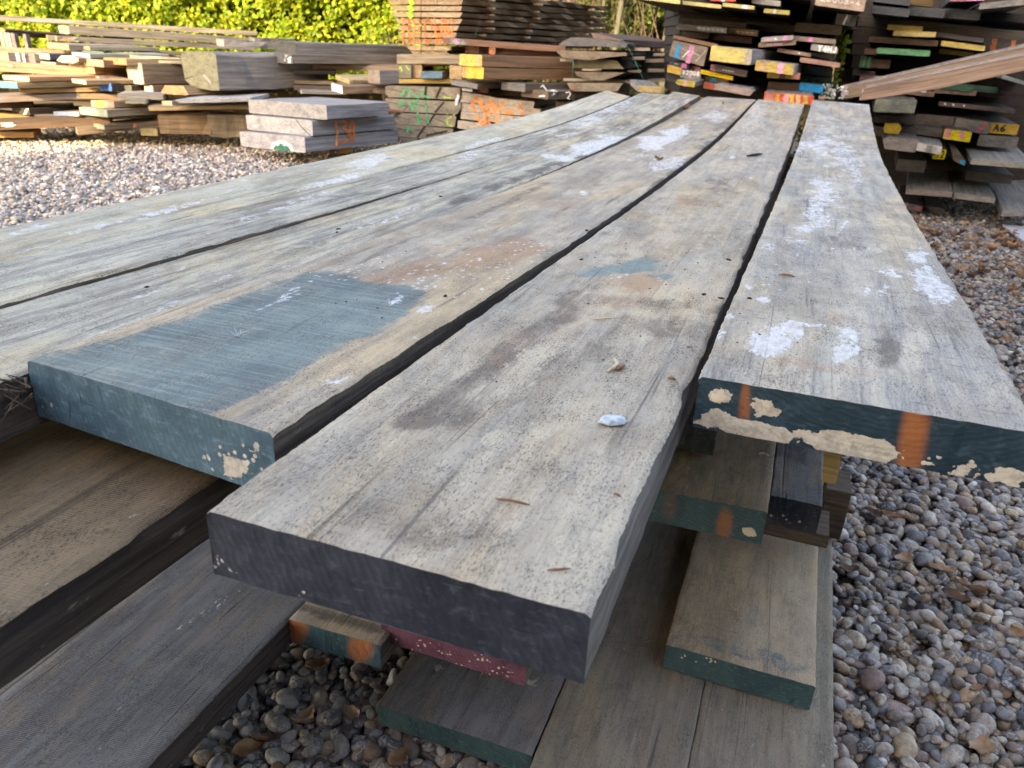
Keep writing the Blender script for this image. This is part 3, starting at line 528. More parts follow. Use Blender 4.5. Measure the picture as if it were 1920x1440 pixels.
def E(label, x0, y0, x1, y1, t, Y, az, L, cE, cS, name='timber_board', flat_=None, **k):
    """end-on board: (x0,y0)-(x1,y1) top edge of its end face seen in the picture, Y its distance ahead, az bearing of its length"""
    az = abs(az); az = min(az, 62+math.degrees(math.atan2(x0-960, F))) if az > 28 else az; P0 = PY(x0, y0, Y); e = np.array([math.cos(math.radians(az)), -math.sin(math.radians(az)), 0]); ax = np.array([-e[1], e[0], 0])
    d = ray(x1, y1); q = P0-CAM; kk = (q[0]*e[1]-q[1]*e[0])/(d[0]*e[1]-d[1]*e[0]); P1 = CAM+d*kk
    th = t/vpx((P0+P1)/2); 
    return timber(name, label, P0, ax*L, P1-P0, -DZ*th, cE, cS, **k)
def S(label, x0, y0, x1, y1, t, Y0, Y1, wid, cE, cS, name='timber_board', t1=None, **k):
    """board seen from its long side: top edge from (x0,y0) at distance Y0 to (x1,y1) at Y1, wid its depth away from the viewer"""
    P0, P1 = PY(x0, y0, Y0), PY(x1, y1, Y1); A = P1-P0; b = np.array([-A[1], A[0], 0]); b /= np.linalg.norm(b)
    if b[1] < 0: b = -b
    th = t/vpx(P0)
    return timber(name, label, P0, A, b*wid, -DZ*th, cE, cS, decor='side', **k)

# --- the long low pile at the far left
g = 'boards in the low pile at the far left'
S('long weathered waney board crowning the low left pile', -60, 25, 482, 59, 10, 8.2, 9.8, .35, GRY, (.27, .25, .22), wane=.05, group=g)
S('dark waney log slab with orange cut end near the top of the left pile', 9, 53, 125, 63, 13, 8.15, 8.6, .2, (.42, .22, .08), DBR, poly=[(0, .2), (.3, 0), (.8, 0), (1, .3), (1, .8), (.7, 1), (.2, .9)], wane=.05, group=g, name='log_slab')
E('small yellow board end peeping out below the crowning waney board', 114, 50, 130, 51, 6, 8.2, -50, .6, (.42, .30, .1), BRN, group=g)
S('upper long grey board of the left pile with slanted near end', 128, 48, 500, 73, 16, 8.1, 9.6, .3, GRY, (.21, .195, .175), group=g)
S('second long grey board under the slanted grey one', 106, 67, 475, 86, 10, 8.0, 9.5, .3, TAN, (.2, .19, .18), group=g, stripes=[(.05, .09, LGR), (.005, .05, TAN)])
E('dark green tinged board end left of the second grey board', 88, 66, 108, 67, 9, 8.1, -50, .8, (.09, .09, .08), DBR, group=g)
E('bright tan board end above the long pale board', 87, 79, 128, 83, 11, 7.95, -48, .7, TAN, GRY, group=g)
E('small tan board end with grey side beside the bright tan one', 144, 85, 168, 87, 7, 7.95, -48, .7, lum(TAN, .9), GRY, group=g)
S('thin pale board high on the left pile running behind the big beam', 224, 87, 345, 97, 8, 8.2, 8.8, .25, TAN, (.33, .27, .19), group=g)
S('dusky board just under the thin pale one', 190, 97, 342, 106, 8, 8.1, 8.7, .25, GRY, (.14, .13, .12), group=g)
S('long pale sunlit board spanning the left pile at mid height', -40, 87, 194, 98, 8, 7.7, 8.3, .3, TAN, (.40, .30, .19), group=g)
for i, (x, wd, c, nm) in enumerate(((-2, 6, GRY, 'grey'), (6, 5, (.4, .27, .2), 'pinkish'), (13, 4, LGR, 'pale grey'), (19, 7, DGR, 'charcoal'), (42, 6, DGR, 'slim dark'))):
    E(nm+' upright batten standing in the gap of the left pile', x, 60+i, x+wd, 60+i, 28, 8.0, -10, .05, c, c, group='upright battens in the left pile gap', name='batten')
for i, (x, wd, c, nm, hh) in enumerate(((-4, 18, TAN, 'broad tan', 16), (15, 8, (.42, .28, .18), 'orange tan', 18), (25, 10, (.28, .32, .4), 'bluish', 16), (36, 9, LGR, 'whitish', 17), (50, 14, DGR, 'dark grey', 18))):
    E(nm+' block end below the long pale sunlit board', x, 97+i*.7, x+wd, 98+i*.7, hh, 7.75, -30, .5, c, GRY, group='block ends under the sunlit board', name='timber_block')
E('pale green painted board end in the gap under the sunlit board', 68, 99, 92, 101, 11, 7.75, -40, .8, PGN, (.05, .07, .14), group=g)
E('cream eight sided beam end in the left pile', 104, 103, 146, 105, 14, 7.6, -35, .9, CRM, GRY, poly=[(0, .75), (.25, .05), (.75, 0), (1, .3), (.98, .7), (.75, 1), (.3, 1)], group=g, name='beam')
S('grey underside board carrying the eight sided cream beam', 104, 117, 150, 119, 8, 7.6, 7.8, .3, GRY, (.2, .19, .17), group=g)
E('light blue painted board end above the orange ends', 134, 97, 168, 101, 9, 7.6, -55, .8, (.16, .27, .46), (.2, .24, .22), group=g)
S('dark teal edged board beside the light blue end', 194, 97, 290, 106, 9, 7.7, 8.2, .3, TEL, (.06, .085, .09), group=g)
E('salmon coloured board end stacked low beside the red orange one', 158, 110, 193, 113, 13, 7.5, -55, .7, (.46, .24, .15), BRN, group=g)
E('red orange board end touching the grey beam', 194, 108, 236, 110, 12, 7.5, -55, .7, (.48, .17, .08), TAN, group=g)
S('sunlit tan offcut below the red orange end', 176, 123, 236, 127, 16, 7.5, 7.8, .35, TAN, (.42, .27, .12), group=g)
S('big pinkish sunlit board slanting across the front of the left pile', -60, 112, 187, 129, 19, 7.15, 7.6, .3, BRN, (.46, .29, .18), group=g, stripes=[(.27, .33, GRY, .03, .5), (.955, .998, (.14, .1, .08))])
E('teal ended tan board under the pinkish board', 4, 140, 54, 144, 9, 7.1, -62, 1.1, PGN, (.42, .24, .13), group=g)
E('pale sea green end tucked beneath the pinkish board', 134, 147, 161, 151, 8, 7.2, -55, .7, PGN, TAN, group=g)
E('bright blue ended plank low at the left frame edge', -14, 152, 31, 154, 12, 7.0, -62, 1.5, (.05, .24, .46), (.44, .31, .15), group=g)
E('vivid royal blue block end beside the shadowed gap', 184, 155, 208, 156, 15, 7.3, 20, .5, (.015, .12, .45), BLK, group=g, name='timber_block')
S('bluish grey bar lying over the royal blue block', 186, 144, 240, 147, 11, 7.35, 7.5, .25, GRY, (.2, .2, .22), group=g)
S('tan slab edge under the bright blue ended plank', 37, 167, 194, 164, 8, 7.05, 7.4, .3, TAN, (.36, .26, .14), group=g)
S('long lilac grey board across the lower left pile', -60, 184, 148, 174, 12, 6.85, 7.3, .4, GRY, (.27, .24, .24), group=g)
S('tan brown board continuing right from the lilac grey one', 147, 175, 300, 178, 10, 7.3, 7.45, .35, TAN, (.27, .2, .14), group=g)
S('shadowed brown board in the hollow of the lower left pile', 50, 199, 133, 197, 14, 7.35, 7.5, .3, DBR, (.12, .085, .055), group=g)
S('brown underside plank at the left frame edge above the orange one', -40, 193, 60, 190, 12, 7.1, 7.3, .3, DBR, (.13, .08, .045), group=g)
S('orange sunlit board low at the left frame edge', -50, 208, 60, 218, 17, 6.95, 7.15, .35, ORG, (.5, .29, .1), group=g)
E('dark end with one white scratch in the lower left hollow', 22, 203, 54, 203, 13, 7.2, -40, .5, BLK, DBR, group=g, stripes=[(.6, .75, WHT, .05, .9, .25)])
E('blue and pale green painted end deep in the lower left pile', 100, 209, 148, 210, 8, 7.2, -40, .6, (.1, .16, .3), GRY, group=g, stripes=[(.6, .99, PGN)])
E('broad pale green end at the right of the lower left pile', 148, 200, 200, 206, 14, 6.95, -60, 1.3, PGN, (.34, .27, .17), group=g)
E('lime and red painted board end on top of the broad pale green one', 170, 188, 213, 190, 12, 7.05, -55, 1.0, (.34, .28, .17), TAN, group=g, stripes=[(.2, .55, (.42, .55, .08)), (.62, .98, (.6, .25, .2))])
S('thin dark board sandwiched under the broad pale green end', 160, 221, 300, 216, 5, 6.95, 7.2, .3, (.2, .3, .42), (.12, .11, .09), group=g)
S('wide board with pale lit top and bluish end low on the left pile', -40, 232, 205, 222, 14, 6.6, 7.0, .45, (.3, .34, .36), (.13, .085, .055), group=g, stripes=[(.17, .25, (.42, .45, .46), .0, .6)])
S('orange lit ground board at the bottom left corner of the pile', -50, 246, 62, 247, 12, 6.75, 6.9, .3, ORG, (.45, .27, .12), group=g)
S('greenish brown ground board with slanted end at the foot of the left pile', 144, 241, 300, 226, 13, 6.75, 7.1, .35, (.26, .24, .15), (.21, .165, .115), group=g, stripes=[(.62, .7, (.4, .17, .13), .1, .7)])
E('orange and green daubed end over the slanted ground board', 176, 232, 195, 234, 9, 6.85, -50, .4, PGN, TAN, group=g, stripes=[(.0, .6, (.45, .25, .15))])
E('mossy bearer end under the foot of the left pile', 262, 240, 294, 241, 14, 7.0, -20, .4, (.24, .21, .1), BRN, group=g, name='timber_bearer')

# --- the beam pile left of centre
g = 'timbers in the beam pile left of centre'
E('smaller squared beam end with brown shadowed side', 236, 116, 265, 118, 41, 7.5, -68, .75, (.24, .23, .23), (.15, .12, .09), group=g, name='beam', stripes=[(.1, .6, TEL, .0, .1)])
S('thin greenish board lying on the smaller squared beam', 238, 112, 345, 115, 5, 7.5, 7.6, .25, PGN, (.26, .25, .18), group=g)
S('broken cream splinter board lying above the smaller beam', 246, 104, 338, 110, 6, 7.6, 7.8, .2, CRM, (.38, .35, .29), wane=.06, group=g)
E('massive oak beam with greenish sawn end and cracked grey side', 337, 93, 404, 98, 73, 7.3, -66, 1.15, (.19, .195, .135), (.215, .205, .19), poly=[(0, .15), (.14, .02), (.9, 0), (1, .06), (1, .97), (.8, 1), (.25, .97), (.05, .8)], group=g, name='beam', wane=.025, nseg=9,
  strokes=[([(.62, .62), (.78, .8)], .02, LGR), ([(.02, .78), (.3, .68)], .008, BLK)])
S('long crack edged board lying on the massive beam', 420, 74, 520, 80, 13, 7.8, 8.1, .25, LGR, (.25, .245, .225), wane=.08, group=g)
S('grey bark edged slab on top beside the dark beams', 478, 71, 556, 74, 14, 8.0, 8.2, .3, GRY, (.17, .165, .155), wane=.08, group=g)
E('whitish packing block under the smaller beam', 270, 160, 286, 160, 16, 7.45, -60, .3, LGR, BRN, group=g, name='timber_block')
E('dark green packing block at the rim of the left pile', 222, 160, 246, 160, 15, 7.4, -20, .3, (.07, .09, .075), DBR, group=g, name='timber_block')
E('wide sunlit tan plank under the massive beam', 298, 160, 352, 161, 17, 7.35, -62, 1.0, (.42, .28, .15), (.25, .19, .13), poly=[(.2, 0), (.85, 0), (1, 1), (0, 1)], group=g)
S('brown plank running right under the massive beam', 350, 168, 480, 170, 14, 7.3, 7.6, .4, TAN, (.24, .185, .13), group=g)
S('pale grey board sheet on the low centre left heap', 220, 176, 305, 178, 10, 7.0, 7.1, .5, GRY, (.26, .25, .23), group=g)
S('rounded grey green board end among the thin sheets', 234, 186, 273, 187, 8, 6.85, 6.9, .5, PGN, (.26, .25, .2), group=g)
E('cream square end beside the blue grey sheet', 303, 189, 322, 190, 8, 6.8, -50, .6, CRM, GRY, group=g)
E('long blue grey topped sheet with chamfered edge', 327, 187, 470, 183, 7, 6.7, 0, .5, (.26, .27, .28), (.36, .38, .41), group=g, poly=[(0, 0), (1, 0), (1, 1), (.06, 1)])
S('light tan board under the thin sheets', 278, 199, 468, 196, 9, 6.9, 7.1, .45, TAN, (.33, .26, .16), group=g)
S('waney brown lump with lit end under the thin sheets', 295, 212, 392, 214, 40, 6.95, 7.0, .3, (.2, .15, .09), (.17, .125, .08), poly=[(0, .1), (.4, 0), (1, .05), (1, 1), (0, 1)], wane=.04, group=g, name='timber_block')
S('grey brown waney block against the three slabs', 388, 214, 472, 217, 44, 7.0, 7.1, .3, GRY, (.19, .165, .13), wane=.03, group=g, name='timber_block')
S('tan bearer end beside the top slab', 436, 196, 470, 197, 15, 7.2, 7.3, .2, TAN, (.3, .22, .13), group=g, name='timber_bearer')
E('dark squared beam on top with near black end', 514, 76, 554, 79, 22, 7.8, -75, 1.4, (.075, .08, .075), (.185, .18, .17), group=g, name='beam')
E('second dark beam with white scuffs near its end', 488, 99, 548, 101, 18, 7.6, -78, 1.35, (.095, .1, .11), (.19, .17, .145), group=g, name='beam', stripes=[(.72, .78, LGR, .1, .8, .06), (.86, .93, WHT, .3, .95, .04)])
S('rough pale board third from the top of the dark beams', 500, 118, 650, 122, 13, 7.6, 7.75, .3, GRY, (.25, .2, .155), wane=.02, group=g)
S('tan board piece right of the rough pale one', 648, 120, 748, 122, 12, 7.75, 7.85, .3, TAN, (.25, .2, .15), group=g)
S('thin black edged board below the rough pale one', 507, 131, 628, 132, 8, 7.5, 7.6, .3, BLK, (.055, .055, .06), group=g)
S('grey strip resting over the shadow left of the white ended board', 552, 150, 625, 152, 7, 7.5, 7.55, .3, TAN, (.16, .13, .1), group=g)
S('dark plank over the top grey slab', 551, 160, 622, 162, 9, 7.4, 7.5, .3, DGR, (.1, .09, .08), group=g)
S('thin pale board over the top grey slab', 566, 169, 650, 171, 7, 7.3, 7.45, .3, LGR, (.28, .28, .27), group=g)
E('light yellow topped offcut end above the white ended board', 629, 140, 655, 150, 8, 7.4, -30, .6, (.42, .36, .2), (.46, .38, .22), group=g)
E('rough board with white painted broken end', 621, 155, 642, 161, 15, 7.3, -65, .8, WHT, (.23, .165, .11), wane=.05, group=g)
S('brown board leaning over the white ended board', 663, 150, 705, 153, 14, 7.35, 7.5, .3, BRN, (.22, .17, .12), group=g)
S('tan offcut right of the white ended board', 667, 165, 697, 167, 9, 7.3, 7.35, .3, CRM, (.28, .2, .13), group=g)
S('grey offcut between the tan one and the green marked log', 696, 165, 722, 167, 10, 7.35, 7.4, .3, LGR, (.2, .18, .15), group=g)
E('short grey beam block with lit corner', 690, 131, 712, 132, 25, 7.4, -70, .5, (.24, .21, .18), (.16, .16, .165), group=g, name='beam')

# --- three thick grey slabs
g = 'three thick grey slabs stacked on the gravel'
E('topmost of the three thick grey slabs', 465, 186, 612, 197, 27, 6.7, -35, .66, (.29, .295, .30), (.265, .27, .28), group=g, name='oak_slab', cat='slab', wane=.003)
E('middle of the three thick grey slabs with cracked corner', 461, 215, 585, 226, 29, 6.65, -35, .90, (.34, .355, .37), (.27, .28, .30), group=g, name='oak_slab', cat='slab', strokes=[([(.78, .05), (.84, .45), (.97, .98)], .008, BLK)])
E('lowest of the three thick grey slabs with green half disc', 449, 246, 571, 257, 29, 6.6, -35, 1.02, (.32, .335, .365), (.275, .285, .31), group=g, name='oak_slab', cat='slab',
  strokes=[([(.5, .95), (.53, .7), (.6, .55), (.67, .5), (.74, .58), (.79, .75), (.81, .98)], .035, WHT)]+[([(.53+.009*k, .99), (.53+.009*k, .99-.42*math.sqrt(max(0, 1-((k-14)/14)**2)))], .012, (.03, .17, .12)) for k in range(1, 28)]+[([(.69, .55), (.70, .98)], .016, WHT)])
S('short orange lit bearer under the three slabs', 636, 268, 660, 267, 20, 6.55, 6.58, .12, ORG, (.42, .24, .1), group='bearers under the slabs', name='timber_bearer', cat='bearer')
# orange number sprayed on the right hand long faces of the lower two slabs
def face_paint(o, strokes, col, lift=.003):
    """adds sprayed strokes (world points) to a timber's own mesh"""
    me = o.data; import bmesh
    bm = bmesh.new(); bm.from_mesh(me); cl = bm.loops.layers.float_color['col']; ul = bm.loops.layers.uv['UVMap']
    for pts in strokes:
        f = bm.faces.new([bm.verts.new(p) for p in pts])
        for l in f.loops: l[cl] = (*col, 1); l[ul].uv = (l.vert.co.x, l.vert.co.z)
    bm.to_mesh(me); bm.free()
def spray(o, face, pts_px, wpx, col, lift=.004):
    """strokes drawn over the face through three world points (a plane), laid lift metres proud of it"""
    a, b, c = (np.asarray(q, float) for q in face); n = np.cross(b-a, c-a); n /= np.linalg.norm(n)
    if np.dot(n, CAM-a) < 0: n = -n
    def hit(x, y):
        d = ray(x, y); return CAM + d*(np.dot(a+n*lift-CAM, n)/np.dot(d, n))
    qs = []
    for pts in pts_px:
        for p, q in zip(pts[:-1], pts[1:]):
            d = np.array([q[0]-p[0], q[1]-p[1]], float); L = np.hypot(*d)
            if L == 0: continue
            nn = np.array([-d[1], d[0]])/L*wpx/2; ex = d/L*wpx*.3
            qs.append([hit(*(np.array(p)-ex+nn)), hit(*(np.array(q)+ex+nn)), hit(*(np.array(q)+ex-nn)), hit(*(np.array(p)-ex-nn))])
    face_paint(o, qs, col)
def right_face(o):                             # right long face of an end-on timber: first and last outline sections
    v = [np.array(q.co) for q in o.data.vertices]; n = 8
    return v[3], v[5*n+3], v[4]
def front_face(o):
    v = [np.array(q.co) for q in o.data.vertices]; return v[1], v[2], v[5]
for lb, parts in (('middle of the three thick grey slabs with cracked corner', [[(629, 228), (633, 249)], [(642, 226), (651, 232), (643, 240), (653, 246)], [(661, 227), (657, 234), (656, 247)], [(661, 227), (664, 236), (662, 247)]]),
                  ('lowest of the three thick grey slabs with green half disc', [[(632, 252), (631, 272)], [(653, 250), (655, 258), (645, 268), (640, 262)], [(657, 250), (658, 262), (664, 262), (664, 248)]])):
    spray(TIMBERS[lb], right_face(TIMBERS[lb]), parts, 4.6, (.85, .30, .11))

# --- central stack: green marked log, grey log with orange scrawl, beams with yellow ends
g = 'slabs of the green marked sawn log'
GL = (.215, .20, .165); GS = (.10, .09, .075); GP = (.05, .36, .17); LP = (.32, .48, .09)
gm = [('top', 722, 160, 863, 165, 22, [(0, .1), (.04, 0), (1, 0), (1, 1), (.05, 1), (0, .7)]), ('second', 722, 184, 864, 191, 24, [(0, 0), (1, 0), (1, .5), (.95, 1), (.1, 1), (.02, .5)]),
      ('third', 733, 211, 856, 217, 22, [(0, 0), (1, 0), (.97, 1), (.08, 1)]), ('fourth', 740, 233, 850, 241, 23, [(0, 0), (1, 0), (.98, 1), (.07, 1)]), ('fifth', 749, 257, 845, 265, 20, [(0, 0), (1, 0), (.9, 1), (.12, 1)])]
for i, (nm, x0, y0, x1, y1, t, po) in enumerate(gm):
    o = E(nm+' slab of the sawn log daubed with green paint', x0, y0, x1, y1, t, 7.3, 6, 1.6, GL, GS, poly=po, group=g, name='log_slab', cat='slab', wane=.008, strokes=[([(.05+.3*k, .3), (.3+.25*k, .55), (.25+.3*k, .9)], .006, (.1, .09, .075)) for k in range(3)])
    dr = {0: [[(757, 172), (752, 180)], [(757, 170), (764, 166), (769, 176), (766, 182)], [(790, 168), (794, 180), (806, 182)], [(775, 178), (786, 182)]],
          1: [[(752, 188), (748, 200), (756, 196)], [(766, 188), (774, 206)], [(776, 190), (782, 204)], [(797, 192), (800, 208)], [(784, 186), (776, 200)]],
          2: [[(783, 212), (785, 232)], [(783, 222), (792, 228)], [(800, 214), (803, 231)]], 3: [[(766, 236), (764, 248)], [(766, 238), (770, 244)]], 4: []}[i]
    ff = front_face(o)
    if dr: spray(o, ff, dr, 3.4, GP)
    ly = {1: [[(832, 182), (846, 184)]], 2: [[(838, 214), (846, 211), (852, 216)], [(842, 196), (836, 208)]], 3: [[(846, 219), (838, 224), (839, 234), (848, 236)]], 4: []}.get(i, [])
    if ly: spray(o, ff, ly, 3, LP)
    ck = {0: [[(799, 162), (797, 184)], [(826, 165), (818, 183)]], 1: [[(832, 192), (816, 210)]], 2: [[(816, 212), (803, 233)]], 3: [[(796, 238), (783, 257)], [(838, 246), (800, 254)]], 4: [[(786, 258), (782, 268)]]}[i]
    spray(o, ff, ck, 3.6 if i else 4.5, (.03, .026, .02), .003)
S('short stick poking out left of the green marked log', 714, 203, 757, 207, 5, 7.15, 7.3, .03, LGR, (.42, .22, .15), group='loose sticks', name='wood_stick', cat='stick')
g = 'slabs of the grey log with orange scrawl'
OL = (.36, .335, .30)
om = [('thin lens shaped top', 863, 171, 946, 184, 8, [(0, .1), (.3, 0), (.7, .1), (1, .7), (1, 1), (.5, .7), (0, .6)]), ('first full', 863, 176, 1003, 189, 17, [(0, 0), (.55, .1), (1, .1), (.98, 1), (.5, .95), (0, .9)]), ('second full', 861, 193, 1014, 204, 15, RECT), ('third full', 863, 208, 990, 220, 15, [(.02, 0), (1, 0), (1, 1), (0, 1)]), ('lowest', 858, 225, 970, 240, 16, RECT)]
sc_ = {1: [[(893, 183), (887, 191), (886, 196)], [(893, 184), (899, 190)], [(905, 186), (903, 196)], [(919, 186), (923, 194)], [(940, 190), (944, 197)]], 2: [[(884, 196), (889, 207)], [(900, 194), (909, 208), (914, 196)], [(918, 198), (928, 206)], [(928, 196), (936, 206)], [(943, 208), (962, 210)], [(975, 196), (975, 202)]],
       3: [[(892, 218), (897, 224)], [(908, 208), (912, 224), (918, 210)], [(926, 212), (934, 216)], [(945, 211), (960, 212)], [(978, 208), (979, 214)]], 4: [[(908, 224), (912, 236), (916, 226)], [(915, 230), (922, 238)], [(900, 228), (905, 234)], [(928, 226), (938, 230)]]}
for i, (nm, x0, y0, x1, y1, t, po) in enumerate(om):
    o = E(nm+' slab of the grey log sprayed with an orange scrawl', x0, y0, x1, y1, t, 7.25, 14, 1.6, OL, GS, poly=po, group=g, name='log_slab', cat='slab', wane=.004, strokes=[([(.28, .05), (.3, 1)], .004, GRY), ([(.5, 0), (.52, 1)], .004, DGR), ([(.78, .1), (.8, .9)], .004, GRY)])
    if i in sc_: spray(o, front_face(o), sc_[i], 6.5, (.66, .29, .13))
S('round knotty log end beside the grey log', 1000, 186, 1026, 187, 16, 7.25, 7.4, .3, BRN, (.15, .12, .1), poly=[(0, .3), (.3, 0), (.7, 0), (1, .3), (1, .7), (.7, 1), (.3, 1), (0, .7)], group='log ends', name='log_end', cat='log')
E('loose white plastic sleeve hanging between the two sawn logs', 852, 176, 862, 177, 22, 7.1, 10, .02, (.5, .55, .62), (.3, .33, .36), poly=[(.6, 0), (1, .1), (.6, .9), (.2, 1), (0, .7)], name='plastic_sleeve', cat='sleeve', strokes=[([(.7, .2), (.4, .9)], .012, (.75, .78, .8))], jit=0)
g = 'timbers above the sawn logs'
S('long tan bearer beam under the tall waney stack', 744, 102, 868, 103, 18, 7.35, 7.35, .3, GRY, (.30, .255, .185), group=g, name='beam')
E('green chalked block end under the long tan bearer', 746, 121, 771, 121, 26, 7.35, 5, .5, (.17, .17, .125), BRN, group=g, name='timber_block', strokes=[([(.1, .3), (.2, .15), (.3, .5)], .01, LP), ([(.6, .1), (.85, .4)], .01, LP)])
E('tan block end between the chalked block and blue end', 770, 120, 791, 120, 26, 7.38, 5, .5, (.33, .25, .15), BRN, group=g, name='timber_block')
E('steel blue painted board end in the recess', 789, 134, 829, 134, 13, 7.3, -8, .8, (.1, .19, .27), TAN, group=g)
E('maroon board end above the steel blue one', 781, 118, 848, 119, 6, 7.45, 0, .8, MAR, MAR, group=g, stripes=[(.05, .35, (.45, .18, .22))])
E('square tan post end left of the yellow ends', 843, 122, 866, 123, 26, 7.35, 0, .9, (.42, .32, .18), BRN, group=g, name='timber_block')
S('mustard board under the blocks', 748, 148, 848, 148, 9, 7.35, 7.35, .3, YEL, (.36, .27, .1), group=g)
S('tan end piece of the long dark beams beside the green chalked block', 722, 142, 748, 143, 7, 7.5, 7.5, .3, TAN, (.3, .23, .15), group=g)
E('upper brown beam with yellow end and pink stripe', 862, 101, 904, 103, 22, 7.2, -72, 1.15, (.52, .41, .11), (.185, .12, .078), group=g, name='beam', stripes=[(.78, .92, (.55, .35, .24)), (.0, .03, CRM)], wane=.004)
E('lower brown beam with brighter yellow end', 867, 124, 907, 126, 22, 7.2, -72, 1.2, (.56, .42, .08), (.175, .115, .072), group=g, name='beam', stripes=[(.0, .18, (.42, .28, .17))], wane=.004)
S('thin board with yellow tipped end below the brown beams', 957, 144, 1078, 139, 8, 7.3, 7.5, .3, YEL, (.19, .165, .135), group=g, stripes=[(.0, .1, (.5, .38, .04))])
E('small yellow flake shaped end under the brown beams', 909, 146, 930, 147, 4, 7.25, -30, .4, (.5, .4, .05), BRN, group=g)
E('dark grey plank end with brown side above the grey log', 846, 150, 895, 158, 9, 7.15, -35, .8, (.17, .17, .175), (.23, .185, .14), group=g)
E('charcoal plank end above the white plastic', 940, 153, 985, 157, 15, 7.1, -55, 1.0, (.155, .155, .155), (.105, .09, .075), group=g)
E('reddish board end beneath the dark grey plank', 887, 165, 916, 166, 8, 7.2, 10, .7, MAR, DBR, group=g)
E('white painted end left of the reddish board', 866, 165, 886, 167, 5, 7.15, 10, .7, (.55, .6, .66), DBR, group=g)
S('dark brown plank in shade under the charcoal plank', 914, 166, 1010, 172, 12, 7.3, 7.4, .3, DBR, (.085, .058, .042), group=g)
o = S('board chalked with a white 2 behind the far end of the planks', 1028, 171, 1180, 168, 16, 6.7, 7.3, .35, (.14, .105, .075), (.125, .115, .09), group=g, wane=.004)
spray(o, front_face(o), [[(1061, 174), (1067, 172), (1070, 176), (1064, 184)], [(1064, 184), (1068, 186)]], 1.3, WHT)
S('grey brown block under the chalked board', 1044, 190, 1075, 190, 12, 6.9, 6.9, .3, BRN, (.17, .14, .11), group=g, name='timber_block')

def tube(name, label, pts, r, mat, cat, group=None, flat_=1.0):
    """ribbon / cord through world points"""
    V = []; Fc = []; n = 6; pts = [np.asarray(p, float) for p in pts]
    for i, p in enumerate(pts):
        d = pts[min(i+1, len(pts)-1)]-pts[max(i-1, 0)]; d /= np.linalg.norm(d); a = np.cross(d, DZ if abs(d[2]) < .9 else R0); a /= np.linalg.norm(a); b = np.cross(d, a)
        rr = r if np.isscalar(r) else r[i]
        for k in range(n):
            th = 2*math.pi*k/n; V.append(p+rr*(math.cos(th)*a+math.sin(th)*b*flat_))
    for i in range(len(pts)-1):
        for k in range(n): Fc.append((i*n+k, i*n+(k+1) % n, (i+1)*n+(k+1) % n, (i+1)*n+k))
    Fc.append(tuple(range(n))[::-1]); Fc.append(tuple((len(pts)-1)*n+k for k in range(n)))
    return tag(mesh_obj(name, V, Fc, [mat], smooth=True), label, cat, group)
def plain(name, c, rough=.6, nz=12, amt=.3, spec=.4):
    g_ = NG(name); n = g_.noise(g_.obj(), nz, 4); return g_.fin(g_.mix(g_.ss(n, .3, .7), c, tuple(x*(1-amt) for x in c)), rough, None, spec)
M_STRAP = plain('green_plastic_strap', (.05, .26, .19), .4); M_WPL = plain('white_plastic', (.6, .66, .72), .35)
pl_ = [(1010, 181), (1022, 180), (1032, 179), (1040, 176), (1046, 172), (1036, 170), (1026, 171), (1018, 160), (1013, 164)]
tube('plastic_wrap', 'twisted white plastic wrap caught by the chalked board', [PY(x, y, 6.75) for x, y in pl_], [.012, .026, .030, .022, .026, .022, .014, .016, .008], M_WPL, 'plastic wrap', None, .5)

# --- tall waney stack sprayed BROWN
g = 'waney boards of the tall sprayed stack'
sl_ = [(712, -16, 872, 9), (726, -3, 870, 11), (731, 11, 868, 9), (734, 23, 867, 9), (741, 35, 866, 9.5), (743, 48, 861, 9), (746, 61, 857, 9), (753, 73, 850, 9), (760, 86, 849, 8.5), (769, 95, 840, 8.5)]
AZB = 40
letters = text_strokes('BROWN', 0, 1, 0, 1, 1, ORG)
ox0, ox1, oy0, oy1 = 754, 852, 35, 83
stick_c = [(.34, .25, .15), (.30, .27, .23), (.38, .24, .13), (.27, .2, .14)]
ords = ['tenth', 'ninth', 'eighth', 'seventh', 'sixth', 'fifth', 'fourth', 'third', 'second', 'lowest']
for i, (x0, y0, x1, t) in enumerate(sl_):
    wf = .05 if i < 7 else .12
    o = E(ords[i]+(' waney board from the bottom of the tall sprayed stack' if i < 9 else ' waney board of the tall sprayed stack on the tan bearer'), x0, y0, x1, y0+.5, t, 8.0, AZB, 2.2, (.30, .235, .155), (.16, .115, .075), poly=[(0, 0), (1, 0), (1-wf*.7, 1), (wf, 1)], group=g, name='waney_board', wane=.018, nseg=16, jit=.008, seed=700+i)
    pts = [[(ox0+(ox1-ox0)*u, oy0+(oy1-oy0)*v) for u, v in s_[0]] for s_ in letters]
    cut = []                                   # sprayed word crosses several board edges: keep only what falls on this one
    for s_ in pts:
        for a, b in zip(s_[:-1], s_[1:]):
            m = 10
            for k in range(m):
                p = (a[0]+(b[0]-a[0])*k/m, a[1]+(b[1]-a[1])*k/m); q = (a[0]+(b[0]-a[0])*(k+1)/m, a[1]+(b[1]-a[1])*(k+1)/m)
                if y0+.2 < (p[1]+q[1])/2 < y0+t-.2: cut.append([p, q])
    if cut: spray(o, front_face(o), cut, 3.6, (.70, .24, .09))
    if i in (1, 2, 3): spray(o, front_face(o), [[(770-i, y0+1), (774-i, y0+t-1)]], 9, (.27, .52, .06))
    spray(o, front_face(o), [[(790, y0+.5), (789, y0+t-.5)]], 1.2, (.05, .04, .03))
    r = np.random.default_rng(50+i)
    spray(o, front_face(o), [[(812+r.uniform(-8, 40), y0+1), (816+r.uniform(-8, 36), y0+t-1)] for _ in range(2)], 1.0, (.5, .46, .38))
gs_ = 'stickers between the boards of the tall sprayed stack'
